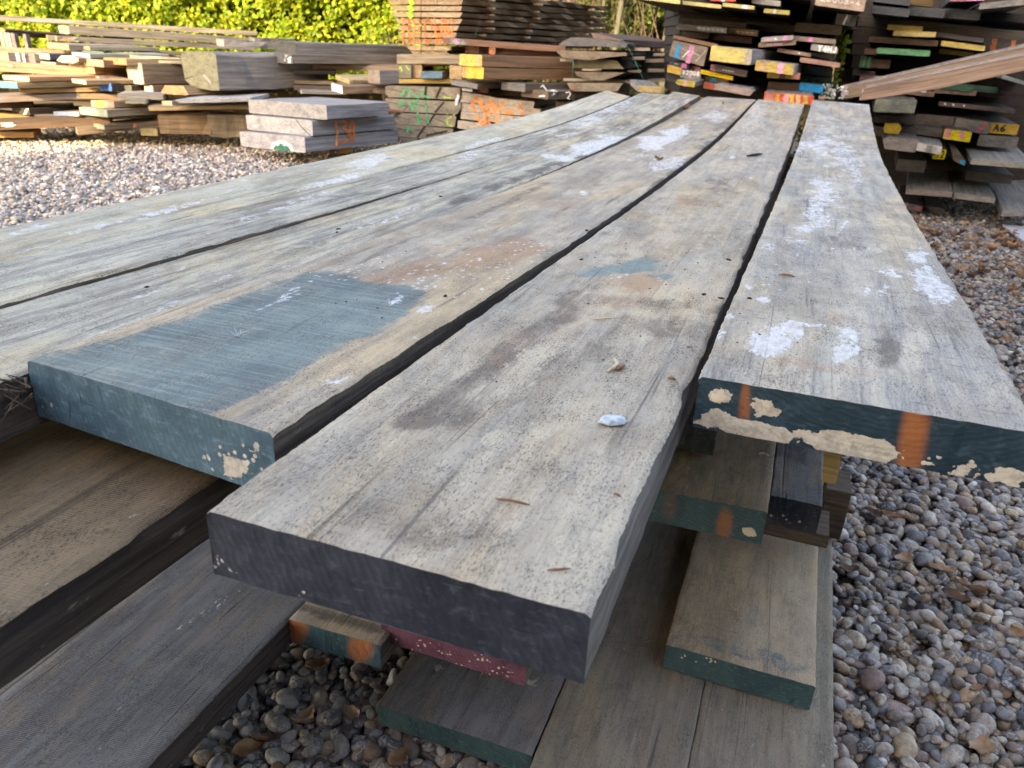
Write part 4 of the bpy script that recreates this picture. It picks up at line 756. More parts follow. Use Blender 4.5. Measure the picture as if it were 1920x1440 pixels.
fr = PY(868, 20, 8.0); axb = np.array([math.sin(math.radians(AZB)), math.cos(math.radians(AZB)), 0]); exb = np.array([axb[1], -axb[0], 0])
pos_n = ['front', 'middle', 'rear']
for i in range(8):
    y0 = sl_[i][1]+sl_[i][3]; h = (sl_[i+1][1]-y0-.15)
    zt = PY(800, y0, 8.0)[2]
    base = PY(sl_[i+1][2], y0, 8.0)            # near right hand corner direction only
    for j, fdist in enumerate((.30, .95, 1.85)):
        P0 = PY(sl_[i][0], y0, 8.0); e = exb; d = ray(sl_[i][2], y0); q = P0-CAM; kk = (q[0]*e[1]-q[1]*e[0])/(d[0]*e[1]-d[1]*e[0]); P1 = CAM+d*kk
        wd = np.linalg.norm(P1-P0); r = np.random.default_rng(i*7+j)
        if h < 1: continue
        O = P0+axb*(fdist+r.uniform(-.06, .06))+e*.03; th = h/vpx(P0)
        timber('sticker', pos_n[j]+' sticker batten between the '+ords[i]+' and '+ords[i+1]+' waney boards', O, e*(wd-.02+r.uniform(0, .04)), axb*.045, -DZ*th, stick_c[int(r.integers(4))], BRN, group=gs_, cat='sticker', nseg=2, jit=.002)
# the bark edged board packs behind, same bundle: offcuts seen along its right side
gp = 'rough offcuts packed along the side of the tall stack'
r = np.random.default_rng(77)
for c_, (xa, xb) in enumerate(((872, 925), (920, 985), (975, 1045), (1030, 1088))):
    for k in range(11):
        y = -14+k*9.4+c_*1.2+r.uniform(-1, 1)
        if y > 74+c_*3: break
        xs, xe = xa+r.uniform(-6, 8), xb+r.uniform(-10, 4)
        S(('near', 'second', 'third', 'far')[c_]+' column of the tall stack side, '+('topmost', 'second', 'third', 'fourth', 'fifth', 'sixth', 'seventh', 'eighth', 'ninth', 'tenth', 'eleventh')[k]+' rough offcut down', xs, y, xe, y+1.2, r.uniform(4.5, 7), 7.75+c_*.42, 8.1+c_*.42, .25,
          lum((.34, .25, .15), r.uniform(.9, 1.5)), lum((.22, .165, .11), r.uniform(.5, 1.4)), group=gp, name='wood_offcut', cat='offcut', wane=.09, nseg=7, stripes=[(u, u+r.uniform(.1, .2), lum((.36, .27, .17), r.uniform(.6, 1.1)), .1, .85) for u in ([r.uniform(0, .35), r.uniform(.45, .8)] if r.random() < .8 else [])])
tube('strapping_band', 'green band down the left side of the tall sprayed stack', [PY(x, y, 7.62) for x, y in ((902, -12), (901, 3), (899, 25), (897, 46), (893, 60), (890, 71))], .006, M_STRAP, 'strap', 'green strapping bands', .35)
tube('strapping_band', 'green band down the right side of the tall sprayed stack', [PY(x, y, 8.75) for x, y in ((1058, -12), (1057, 0), (1052, 33), (1046, 58), (1037, 86))], .007, M_STRAP, 'strap', 'green strapping bands', .35)
g = 'timbers above the sawn logs'
S('rust brown board with pink dab leaning across the tall stack base', 841, 71, 1060, 87, 12, 7.25, 7.5, .35, RBR, (.225, .135, .095), t1=6, group=g, wane=.01, stripes=[(.0, .1, GRY), (.045, .09, (.46, .3, .42)), (.11, .14, LGR, .1, .9)])
E('reddish block end with orange tick on the brown beams', 917, 81, 929, 82, 20, 7.35, -5, .3, (.34, .17, .1), RBR, group=g, name='timber_block', strokes=[([(.3, .7), (.5, 1)], .02, (.7, .16, .06))])
S('red brown block in shade under the rust brown board', 928, 80, 1046, 88, 21, 7.4, 7.6, .3, RBR, (.16, .09, .065), group=g, name='timber_block')
S('dusky block left of the reddish one', 898, 84, 918, 84, 17, 7.45, 7.5, .3, RBR, (.13, .08, .06), group=g, name='timber_block')

# --- dark bark edged stack in the middle
g = 'bark edged slabs of the dark middle stack'
BKS = (.06, .052, .042)
E('crowning dark slab with arched bark top on the middle stack', 1046, 68, 1176, 74, 18, 6.9, 16, 1.7, (.12, .12, .125), BKS, poly=[(0, 1), (.08, .45), (.2, .05), (.35, 0), (.7, .1), (.85, .25), (1, .4), (1, .9), (.6, .85)], group=g, name='bark_slab', cat='slab', wane=.03, nseg=8)
E('second slab with pale under edge on the middle stack', 1043, 94, 1176, 98, 17, 6.85, 16, 1.7, (.185, .15, .115), BKS, poly=[(0, 0), (.6, 0), (1, .05), (1, .35), (.75, .6), (.5, 1), (.12, .9), (.03, .4)], group=g, name='bark_slab', cat='slab', wane=.03, nseg=8)
E('third greenish slab with sloping right edge on the middle stack', 1076, 111, 1172, 113, 17, 6.9, 16, 1.7, (.135, .125, .09), BKS, poly=[(0, 0), (.82, 0), (1, .95), (.6, 1), (0, .9)], group=g, name='bark_slab', cat='slab', wane=.02, nseg=8)
E('fourth slab with rounded belly on the middle stack', 1077, 134, 1172, 136, 16, 6.9, 16, 1.7, (.16, .14, .115), BKS, poly=[(0, 0), (1, 0), (.8, .5), (.6, 1), (.25, .9), (.05, .5)], group=g, name='bark_slab', cat='slab', wane=.03, nseg=8)
E('bottom slab with reddish left corner on the middle stack', 1062, 155, 1168, 156, 16, 6.85, 16, 1.7, (.185, .165, .13), BKS, poly=[(0, 0), (1, 0), (.92, .95), (.15, 1), (.08, .7)], group=g, name='bark_slab', cat='slab', wane=.015, nseg=8, stripes=[(.09, .2, (.2, .11, .08), .4, .95)])
E('red brown squared plank lying on top of the dark middle stack', 1108, 60, 1165, 74, 12, 7.3, -35, 1.0, (.165, .115, .1), (.085, .05, .042), group=g, name='timber_board', poly=[(0, .05), (1, 0), (1, 1), (.1, .9)])
gg = 'pale stickers in the dark middle stack'
for i, (x0, y0, x1, y1, t, Y, nm) in enumerate(((1181, 90, 1219, 89, 6, 7.1, 'uppermost pale sticker below the red brown plank'), (1166, 107, 1209, 106, 6, 7.0, 'pale sticker crossed by the green band'), (1092, 129, 1129, 129, 3.5, 6.85, 'short white sticker over the fourth slab'),
      (1177, 132, 1203, 132, 4, 7.0, 'thin pale sticker right of the fourth slab'), (1160, 151, 1212, 151, 6, 6.95, 'long pale sticker near the foot of the green band'), (1215, 129, 1249, 129, 6, 7.6, 'rear pale sticker level with the blue striped block foot'),
      (1211, 111, 1258, 110, 6, 7.6, 'rear pale sticker in the upper dark gap'), (1226, 100, 1258, 99, 5, 7.6, 'rear uppermost grey sticker near the blue striped block'), (1051, 110, 1074, 110, 5, 6.85, 'grey sticker end left of the third slab'),
      (1216, 149, 1250, 147, 6, 7.6, 'rear lowest pale sticker above the cream ended plank'), (1057, 147, 1166, 149, 5, 6.95, 'long thin sticker board above the bottom slab'))):
    S(nm, x0, y0, x1, y1, t, Y, Y, .06, LGR, (.33, .295, .235), group=gg, name='sticker', cat='sticker', nseg=2)
for i, (x0, y0, x1, t, Y, nm) in enumerate(((1175, 76, 1262, 14, 7.9, 'upper'), (1170, 96, 1262, 14, 7.9, 'second'), (1165, 115, 1262, 15, 7.9, 'third'), (1160, 134, 1262, 15, 7.9, 'lowest'))):
    S(nm+' black bark slab in the gap right of the middle stack', x0, y0, x1, y0+2, t, Y-.2, Y, .6, DBR, (.045, .04, .034), group='black slabs behind the middle stack', name='bark_slab', cat='slab', wane=.05, nseg=7)
E('plank with cream painted end and grey top by the far plank ends', 1196, 160, 1240, 163, 12, 5.5, -4, .9, (.44, .36, .19), (.25, .245, .235), group='timbers beside the far plank ends')
tube('strapping_band', 'green band slanting down the right of the dark middle stack', [PY(x, y, 6.75) for x, y in ((1165, 74), (1171, 79), (1176, 86), (1187, 106), (1197, 129), (1207, 151))], .007, M_STRAP, 'strap', 'green strapping bands', .35)
tube('strapping_band', 'green band at the left of the dark middle stack', [PY(x, y, 6.8) for x, y in ((1075, 110), (1074.5, 128), (1073, 147))], .007, M_STRAP, 'strap', 'green strapping bands', .35)

# --- right hand stack, first column
g = 'board ends of the first right hand stack'
A1 = 18
def R_(label, x0, y0, x1, y1, t, Y, cE, cS=None, az=A1, L=2.3, **k): return E(label, x0, y0, x1, y1, t, Y, az, L, cE, cS or (.085, .068, .055), group=k.pop('group', g), **k)
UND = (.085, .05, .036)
R_('overhanging board with pale yellow edge at the upper left corner', 1180, -12, 1276, 0, 8, 5.0, PYE, UND)
R_('overhanging pale yellow ended board second from the left', 1277, 1, 1353, 9, 7, 5.0, (.52, .46, .2), UND)
R_('overhanging yellow ended board with white tick third from the left', 1355, 5, 1415, 11, 7, 5.0, (.52, .47, .2), UND, stripes=[(.62, .8, WHT, 0, 1)])
R_('overhanging yellow ended board with white band on the right', 1433, 16, 1481, 20, 8, 5.0, (.40, .35, .11), UND, stripes=[(.38, .48, WHT, 0, 1)])
R_('red painted board end lying on the overhanging yellow ones', 1333, -5, 1380, -4, 7, 5.02, (.58, .1, .08), UND, stripes=[(.44, .56, WHT, 0, 1)])
R_('grey board end resting over the yellow ends', 1411, -4, 1464, 2, 10, 5.05, LGR, DGR)
R_('upper dark board end filling the top of the right stack', 1290, -30, 1430, -20, 14, 5.1, DBR, UND); R_('broad dark board end over the grey board end', 1432, -34, 1525, -22, 22, 5.1, DBR, UND)
o = R_('big pinkish brown beam end chalked 8008-4 at the top of the frame', 1533, -22, 1626, -10, 32, 5.0, (.36, .28, .225), DBR, name='beam', strokes=text_strokes('28008-4', .10, .92, .42, .70, .006, (.6, .57, .52)))
R_('dark wide board end below the overhanging yellow ends', 1272, 33, 1400, 43, 10, 5.5, (.05, .042, .038), BLK)
R_('black board end left of the pink dabbed boards', 1400, 40, 1490, 48, 16, 5.6, (.035, .032, .03), BLK)
R_('dark brown board end below the big pinkish beam', 1492, 42, 1580, 48, 18, 5.4, (.085, .068, .055), BLK)
R_('grey block end with white drip under the big pinkish beam', 1570, 24, 1606, 29, 21, 5.3, (.105, .1, .095), BLK, name='timber_block', strokes=[([(.55, .1), (.42, .9)], .012, WHT), ([(.7, .05), (.62, .6)], .008, LGR)])
WS = (.50, .50, .50)
R_('grey board end half covered in white chalk scribble', 1268, 44, 1364, 52, 11, 5.35, (.15, .14, .135), BLK, stripes=[(.42, .98, (.24, .245, .26), .08, .9)], strokes=text_strokes('~~~~~~', .42, .96, .15, .85, .004, WS))
R_('brown board end with pale handwritten scribble', 1367, 52, 1422, 57, 11, 5.35, (.20, .14, .09), BLK, strokes=text_strokes('~~~~', .25, .9, .3, .75, .003, WS))
R_('dark board end below the chalk scribbled one', 1280, 57, 1330, 61, 12, 5.5, (.07, .06, .055), BLK); R_('dim plum board end below the handwritten one', 1333, 62, 1410, 70, 12, 5.5, (.075, .05, .055), BLK)
R_('thin brown board end sloping over the blue striped block', 1263, 65, 1346, 83, 7, 5.2, (.26, .17, .11), BLK)
R_('brown grey block end with fat blue stripe and pink stripe', 1260, 75, 1328, 88, 38, 5.15, (.20, .165, .14), DBR, name='beam', poly=[(.03, 0), (1, .02), (.94, 1), (-.04, .8)],
   stripes=[(.1, .22, (.01, .26, .56), .12, .82, .06), (.43, .55, (.52, .22, .40), .1, .98, .08)], strokes=[([(.35, .72), (.50, .36), (.62, .42)], .006, WHT), ([(.3, .32), (.62, .42), (.8, .5)], .008, LGR), ([(.95, .2), (.72, .8)], .008, LGR)])
R_('pale yellow beam end with lilac grey right side', 1334, 85, 1411, 93, 29, 5.0, (.50, .42, .155), (.30, .29, .30), az=30, L=1.2, name='beam', wane=.004, stripes=[(.86, .99, (.33, .31, .27))])
R_('dark blue black end with pink tip below the blue striped block', 1256, 113, 1292, 121, 9, 5.2, (.05, .06, .085), BLK, stripes=[(.62, .88, (.6, .2, .45)), (.25, .5, (.3, .36, .36), .3, .55)])
R_('small mustard end left of the chalked grey block', 1252, 121, 1280, 128, 14, 5.2, (.42, .28, .07), BLK)
R_('brown end with pink dab beside the mustard end', 1292, 122, 1314, 127, 9, 5.2, (.20, .13, .10), BLK, stripes=[(.55, .95, (.6, .22, .45))])
R_('grey block end chalked 82008 with a pink dab', 1277, 130, 1315, 134, 15, 5.15, (.20, .195, .185), BLK, stripes=[(.4, .55, (.5, .25, .38), .6, 1)], strokes=text_strokes('82008', .08, .95, .08, .55, .006, WHT))
R_('thin golden yellow end under the dark handwritten board', 1314, 130, 1375, 143, 8, 5.1, (.58, .40, .02), BLK)
R_('dark slanted board end with white handwriting', 1331, 119, 1402, 131, 14, 5.05, (.11, .085, .08), (.055, .045, .042), poly=[(.15, 0), (1, .1), (.98, 1), (0, .85)], stripes=[(.04, .16, (.26, .12, .14))], strokes=text_strokes('~~~~', .34, .66, .42, .68, .003, WS))
R_('brown end with bright blue dot under the golden yellow one', 1315, 141, 1366, 150, 9, 5.15, (.15, .12, .08), BLK, stripes=[(.38, .56, (.0, .25, .45), .05, .95)])
R_('charcoal end above the chamfered olive end', 1250, 137, 1277, 143, 14, 5.25, (.05, .05, .055), BLK)
R_('chamfered olive yellow end with pink and white dab', 1267, 149, 1304, 153, 11, 4.7, (.42, .34, .06), (.20, .195, .17), poly=[(.08, 0), (.95, 0), (1, .2), (.97, 1), (.1, .85), (0, .5)], stripes=[(.42, .58, (.6, .33, .33))], L=1.8)
R_('dull red end right of the olive yellow one', 1320, 153, 1342, 157, 12, 5.0, (.36, .1, .06), BLK)
R_('pinkish grey plank end with lit top near the plank tips', 1340, 157, 1413, 169, 12, 4.75, (.30, .235, .21), (.24, .235, .225), poly=[(.02, 0), (.9, .0), (1, .25), (.92, 1), (0, .9)], L=1.9)
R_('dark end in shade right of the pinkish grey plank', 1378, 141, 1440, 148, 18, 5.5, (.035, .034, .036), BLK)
R_('pale grey end with two pink dabs tilted up to the right', 1428, 70, 1488, 66, 9, 5.05, (.30, .30, .285), (.15, .13, .11), stripes=[(.16, .28, (.5, .24, .4), .3, .95), (.68, .82, (.66, .26, .5))], strokes=[([(.43, .4), (.48, .6)], .008, WHT)])
R_('brown end with pale script tilted under the pink dabbed one', 1423, 80, 1493, 75, 9, 5.08, (.24, .18, .135), (.22, .16, .12), stripes=[(.42, .55, (.5, .2, .38))], strokes=text_strokes('~~~~~', .22, .66, .35, .75, .003, WS))
R_('long brown end with single pink dab', 1488, 67, 1568, 74, 9, 5.1, (.25, .195, .165), BLK, stripes=[(.37, .47, (.62, .22, .46))])
R_('pale grey end chalked Y4HJ in white', 1522, 82, 1573, 88, 13, 5.0, (.27, .265, .25), (.10, .09, .08), poly=[(.0, 0), (.85, 0), (1, .35), (.98, 1), (0, .9)], strokes=text_strokes('Y4HJ', .26, .97, .12, .92, .010, (.72, .72, .7)))
R_('thin brown end below the tilted script board', 1458, 90, 1521, 100, 7, 5.1, (.25, .185, .145), BLK, strokes=[([(.64, .4), (.67, .55)], .008, WHT)])
R_('dark grey end under the Y4HJ board', 1521, 99, 1569, 103, 10, 5.15, (.10, .098, .088), BLK, poly=[(0, 0), (1, 0), (.9, 1), (0, .6)])
R_('pinkish brown end with faint pink dab', 1501, 107, 1576, 118, 9, 5.05, (.33, .21, .17), BLK, stripes=[(.44, .55, (.42, .2, .22))])
R_('ochre beam end with bright pink stripe and grey top', 1418, 112, 1490, 121, 20, 4.85, (.45, .34, .10), (.27, .27, .275), az=22, L=1.4, name='beam', stripes=[(.60, .73, (.72, .34, .52), 0, 1), (.1, .33, (.43, .3, .15), .05, .95)])
R_('olive end with salmon right corner under the ochre beam', 1440, 134, 1501, 137, 12, 5.0, (.34, .25, .07), BLK, stripes=[(.76, 1.0, (.6, .26, .2)), (.38, .55, (.15, .06, .1))])
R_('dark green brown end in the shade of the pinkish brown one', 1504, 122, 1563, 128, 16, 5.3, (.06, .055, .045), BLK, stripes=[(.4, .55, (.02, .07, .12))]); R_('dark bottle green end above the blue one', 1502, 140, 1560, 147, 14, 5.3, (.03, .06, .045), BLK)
R_('saturated blue painted end near the white flowers', 1500, 155, 1545, 160, 15, 5.0, (.0, .17, .38), BLK)
R_('dim brown end left of the saturated blue one', 1441, 153, 1500, 157, 14, 5.1, (.11, .07, .05), BLK)
R_('red and yellow striped end just beyond the plank tips', 1434, 172, 1527, 180, 17, 4.65, (.62, .10, .06), (.17, .14, .12), stripes=[(.02, .2, (.5, .2, .14)), (.24, .32, (.55, .32, .06)), (.40, .5, (.72, .3, .3)), (.52, .6, (.55, .4, .08)), (.66, .74, (.6, .4, .2)), (.8, .88, (.56, .36, .08))], L=2.0)
R_('yellow brown end low in the slot between two far plank tips', 1502, 195, 1532, 198, 22, 4.9, (.24, .19, .10), BLK, L=1.5)

# --- right hand stack, second column
g = 'board ends of the second right hand stack'
A2 = 23
def Q_(label, x0, y0, x1, y1, t, Y, cE, cS=None, az=A2, L=2.2, **k):
    az = 25 if az < 20 else az
    return E(label, x0, y0, x1, y1, t, Y*1.15, az, L, cE, cS or (.06, .052, .046), group=g, **k)
SLT = (.062, .068, .074)
Q_('upper slate black board end at the frame top', 1638, -8, 1708, 0, 11, 4.6, SLT, BLK); Q_('first slate black board end in the row of three', 1638, 10, 1707, 17, 15, 4.6, SLT, BLK)
Q_('middle slate black board end in the row of three', 1703, 11, 1774, 17, 17, 4.6, lum(SLT, .9), BLK); Q_('last slate black board end in the row of three', 1771, 15, 1841, 20, 18, 4.6, lum(SLT, .75), BLK)
Q_('dark rusty board end with blue fleck at the frame top', 1708, -8, 1752, -4, 17, 4.7, (.11, .07, .03), BLK); Q_('pink edged board end at the upper right frame edge', 1784, -10, 1849, -12, 13, 4.5, (.36, .14, .17), BLK, stripes=[(.5, 1, (.55, .18, .36), .5, 1)])
Q_('grey angled board end in the upper right corner', 1838, 6, 1935, -4, 12, 4.4, (.19, .19, .18), BLK); Q_('black filler board end under the upper right corner', 1840, 20, 1960, 30, 16, 4.9, (.03, .028, .028), BLK)
S('long dark bearer crossing the second right hand stack', 1611, 28, 1960, 62, 21, 5.65, 5.35, .1, BLK, (.085, .075, .062), group='bearers of the right hand stacks', name='timber_bearer', cat='bearer')
Q_('upper pale yellow end under the long dark bearer', 1665, 46, 1731, 50, 10, 4.75, (.56, .47, .17), (.12, .1, .08)); Q_('lower pale yellow end stepping right under the upper one', 1676, 57, 1756, 60, 10, 4.72, (.52, .45, .22), (.17, .15, .14))
S('mauve grey warped board right of the two pale yellow ends', 1755, 60, 1846, 72, 9, 5.45, 5.4, .4, GRY, (.20, .18, .18), group=g)
Q_('brown board end spanning below the two pale yellow ends', 1630, 68, 1760, 76, 11, 4.85, (.15, .115, .09), BLK); Q_('single yellow end above the leaning rails', 1766, 76, 1848, 86, 10, 4.7, (.50, .42, .15), BLK); Q_('dim olive end under the single yellow one', 1762, 91, 1826, 99, 9, 4.9, (.14, .11, .03), BLK)
Q_('mint green painted board end', 1645, 89, 1745, 95, 11, 4.75, (.10, .29, .16), BLK); Q_('dark brown end left of the mint green one', 1622, 90, 1646, 92, 11, 4.8, (.11, .065, .055), BLK)
Q_('dark end with two orange spray bars by the frame edge', 1848, 70, 1940, 78, 26, 4.7, (.06, .055, .055), BLK, stripes=[(.16, .26, (.36, .12, .05)), (.56, .64, (.4, .14, .05))])
Q_('green smeared end left of the brown block', 1615, 104, 1637, 106, 22, 4.85, (.05, .12, .075), BLK, stripes=[(.3, .42, (.1, .25, .15)), (.7, .8, (.12, .24, .16))]); Q_('brown block end behind the rails', 1636, 110, 1671, 113, 16, 4.85, (.13, .09, .07), BLK)
Q_('dark shaded end above the rail tips', 1600, 130, 1642, 134, 10, 4.9, (.06, .05, .045), BLK); Q_('dusky pink end half behind the rails', 1613, 141, 1662, 143, 11, 4.85, (.16, .10, .10), BLK, strokes=[([(.6, -.0), (.98, .1)], .02, LGR)])
Q_('bottle green end under the rails', 1766, 155, 1826, 160, 12, 4.8, (.025, .075, .05), BLK); Q_('second bottle green end right of the first under the rails', 1826, 160, 1872, 164, 11, 4.8, (.022, .06, .045), BLK)
Q_('brown end with white scribble under the rails', 1704, 167, 1753, 172, 10, 4.8, (.13, .09, .075), BLK, strokes=text_strokes('~~', .2, .7, .0, .4, .006, WHT)); Q_('maroon brown end right of the white scribble', 1752, 165, 1832, 171, 9, 4.82, (.105, .075, .062), BLK); Q_('deep maroon end right of the maroon brown one', 1834, 170, 1905, 176, 10, 4.85, (.07, .04, .04), BLK)
Q_('pale sage green beam end with chamfered left corner', 1642, 186, 1720, 188, 24, 4.55, (.33, .34, .25), (.15, .15, .145), name='beam', stripes=[(.38, .5, (.28, .29, .26)), (.66, .78, (.3, .32, .26))], az=22)
Q_('light grey board end at the right frame edge below the rails', 1880, 140, 1950, 160, 7, 4.3, (.33, .345, .33), (.30, .31, .305), az=-10)
Q_('long dark thin end with three white specks', 1761, 190, 1905, 205, 8, 4.85, (.085, .07, .066), BLK, strokes=[([(.08, .3), (.09, .5)], .008, WHT), ([(.19, .3), (.2, .6)], .008, WHT), ([(.33, .3), (.34, .5)], .008, WHT)])
Q_('dark board end directly under the sage green beam', 1640, 215, 1717, 219, 15, 4.8, (.06, .056, .052), BLK); Q_('wide dark brown end right of the one under the sage beam', 1716, 213, 1794, 220, 22, 4.9, (.075, .066, .06), BLK)
Q_('grey end with pink slash beside the mustard lettered end', 1793, 221, 1858, 230, 22, 4.75, (.125, .12, .112), BLK, stripes=[(.62, .75, (.3, .09, .12), .05, .95, .18)]); Q_('mustard end lettered A6 in black', 1857, 230, 1912, 234, 19, 4.7, (.36, .23, .035), BLK, strokes=text_strokes('A6', .15, .62, .15, .75, .010, (.02, .02, .02)))
Q_('small grey end left of the yellow hexagon', 1636, 236, 1661, 239, 17, 4.8, (.11, .107, .103), BLK)
Q_('yellow hexagonal beam end', 1659, 230, 1693, 232, 20, 4.6, (.50, .36, .05), (.085, .08, .075), poly=[(.05, .05), (.75, .0), (1, .4), (.9, 1), (.12, .95), (0, .55)], name='beam'); Q_('dark long end between the yellow hexagon and the pink barred yellow end', 1693, 233, 1771, 242, 16, 4.75, (.082, .072, .068), BLK)
Q_('yellow end with two pink bars', 1772, 241, 1823, 248, 19, 4.55, (.52, .42, .015), (.06, .055, .052), stripes=[(.04, .25, (.5, .18, .2), .05, .85), (.6, .78, (.48, .2, .22), .05, .75, -.08)]); Q_('mid grey end below the mustard lettered one', 1837, 252, 1911, 258, 21, 4.7, (.13, .128, .12), BLK)
Q_('big grey beam end with sloping left shoulder', 1656, 256, 1722, 262, 24, 4.45, (.165, .152, .15), (.11, .105, .104), poly=[(.0, .2), (.15, 0), (1, 0), (1, 1), (.12, .95)], name='beam'); Q_('white chalk rubbed end with grey sloping top', 1721, 267, 1767, 275, 15, 4.35, (.36, .355, .335), (.17, .17, .168), stripes=[(.38, .62, (.2, .2, .195), .1, .95)], az=-18)
Q_('yellow card tag end printed 72 tucked behind the white rubbed end', 1752, 280, 1775, 281, 18, 4.5, (.56, .46, .0), BLK, strokes=text_strokes('72', .3, .95, .15, .8, .008, (.02, .02, .02)), L=.6)
Q_('brown wedge end with blue spot', 1776, 283, 1813, 300, 12, 4.6, (.125, .10, .088), (.075, .062, .056), poly=[(.05, -.9), (.45, -.9), (1, .3), (.95, 1), (.4, .95)], stripes=[(.72, .95, (.0, .25, .5), .25, .9)])
Q_('broad grey slab with lit top jutting out at the right frame edge', 1822, 297, 1940, 306, 11, 4.3, (.19, .188, .17), (.155, .155, .148), az=-20, name='oak_slab', L=1.5)
Q_('dark square end above the two bottom planks', 1684, 298, 1738, 302, 22, 4.75, (.10, .096, .092), BLK); Q_('shadowed shelf board end behind the two bottom planks', 1814, 321, 1900, 328, 17, 4.75, (.07, .066, .06), BLK)
Q_('left of the two bottom planks with visible grey top', 1700, 354, 1787, 360, 10, 4.5, (.16, .135, .12), (.135, .135, .125), az=5, L=1.4); Q_('right of the two bottom planks with visible grey top', 1789, 362, 1867, 371, 10, 4.43, (.17, .165, .15), (.13, .13, .122), az=-4, L=1.4)
Q_('outermost bottom plank running out past the right frame edge', 1880, 393, 1975, 391, 13, 4.25, (.18, .178, .172), (.135, .135, .13), az=-16, L=1.5)
Q_('pink tipped board end lowest on the gravel by the plank edge', 1690, 379, 1731, 386, 12, 4.72, (.15, .12, .122), (.055, .05, .052), stripes=[(.68, .95, (.36, .13, .16), .2, .9), (.0, .3, (.3, .15, .17), 0, .6)], L=1.0); Q_('dark plum board end lowest on the gravel beside the pink tipped one', 1733, 385, 1771, 391, 13, 4.72, (.12, .10, .10), (.05, .047, .048), L=1.0)
# dark filler boards added as deep shade, blocking light through both stacks
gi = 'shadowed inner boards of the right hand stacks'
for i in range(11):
    E('dark filler board added inside the right hand stacks to close gaps', 1275, -30+i*19, 1560, -12+i*19, 19.5, 6.2, 4, 1.2, (.035, .03, .027), (.035, .03, .027), group=gi)
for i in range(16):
    E('dark filler board added inside the right hand stacks to close gaps', 1600, -40+i*24, 1985, -10+i*24, 24.5, 6.3, 14, 1.2, (.035, .03, .027), (.035, .03, .027), group=gi)
# --- two rails leaning across the right hand stack
def rail(label, p, Y0, Y1, t, c):
    P0, P1 = PY(*p[0], Y0), PY(*p[1], Y1); A = (P1-P0)*1.35; b = np.array([-A[1], A[0], 0]); b /= np.linalg.norm(b); th = t/vpx(P0)
    timber('timber_rail', label, P0, A, b*.035, -DZ*th, c, c, poly=[(0, .06), (.1, 0), (1, 0), (1, 1), (0, 1)], group='rails leaning across the right hand stack', cat='rail', decor='side', nseg=10, jit=.0015, bow=.02, stripes=[(0, .999, (.26, .24, .25), .02, .22), (0, .012, (.36, .33, .33), .0, .95)])  # grey stripe paints the light on each rail's top edge
rail('front brown rail with highlight painted on its upper edge slanting up to the right', ((1619, 161), (1925, 96)), 4.95, 4.5, 28, (.24, .17, .13))
rail('rear tan rail just behind the front brown one', ((1582, 159), (1925, 80)), 5.1, 4.7, 28, (.22, .17, .125))
M_PLATE = plain('grey_metal_sheet', (.42, .45, .50), .45, 3, .2)
pa = PZ(1880, 420, .05); pb = PZ(1932, 462, .035); pl4 = [pa, PZ(1990, 430, .05), PZ(1985, 480, .035), pb]
tag(mesh_obj('metal_sheet', [*pl4, *[q-DZ*.012 for q in pl4]], [(0, 1, 2, 3), (7, 6, 5, 4), (0, 4, 5, 1), (1, 5, 6, 2), (2, 6, 7, 3), (3, 7, 4, 0)], [M_PLATE]), 'pale grey metal sheet lying on the gravel at the right frame edge', 'metal sheet')

# ------------------------------------------------------------------ gravel
def ico(sub):
    import bmesh
    bm = bmesh.new(); bmesh.ops.create_icosphere(bm, subdivisions=sub, radius=1)
    v = np.array([q.co for q in bm.verts]); f = np.array([[q.index for q in p.verts] for p in bm.faces]); bm.free(); return v, f
def templates(sub, n, seed):
    v, f = ico(sub); r = np.random.default_rng(seed); out = []
    for i in range(n):
        p = v.copy()
        for _ in range(r.integers(1, 6) if i % 3 else r.integers(4, 9)):            # worn facets
            d = r.normal(size=3); d /= np.linalg.norm(d); h = r.uniform(.55, .9); q = p @ d; p -= np.outer(np.clip(q-h, 0, None)*r.uniform(.6, .95), d)
        w_ = r.normal(size=(3, 3))*.8; p *= (1+.10*np.sin(p @ w_.T*2.0).sum(1)/3)[:, None]
        out.append(p)
    return out, f
PAL = np.array([(.30, .28, .26), (.23, .225, .235), (.145, .15, .165), (.36, .30, .22), (.28, .21, .15), (.44, .42, .38), (.19, .155, .135), (.34, .29, .26), (.10, .10, .11), (.39, .33, .27), (.26, .19, .17), (.56, .55, .52), (.33, .235, .145), (.17, .175, .20)])
PW = np.array([14, 12, 10, 9, 7, 7, 8, 10, 6, 7, 5, 2.5, 4, 8]); PW = PW/PW.sum()
def inside(P, m=120):
    x, y, z = proj(P); return (z > .1) & (x > -m*2) & (x < 1920+m*2) & (y > -m) & (y < 1440+m*3)
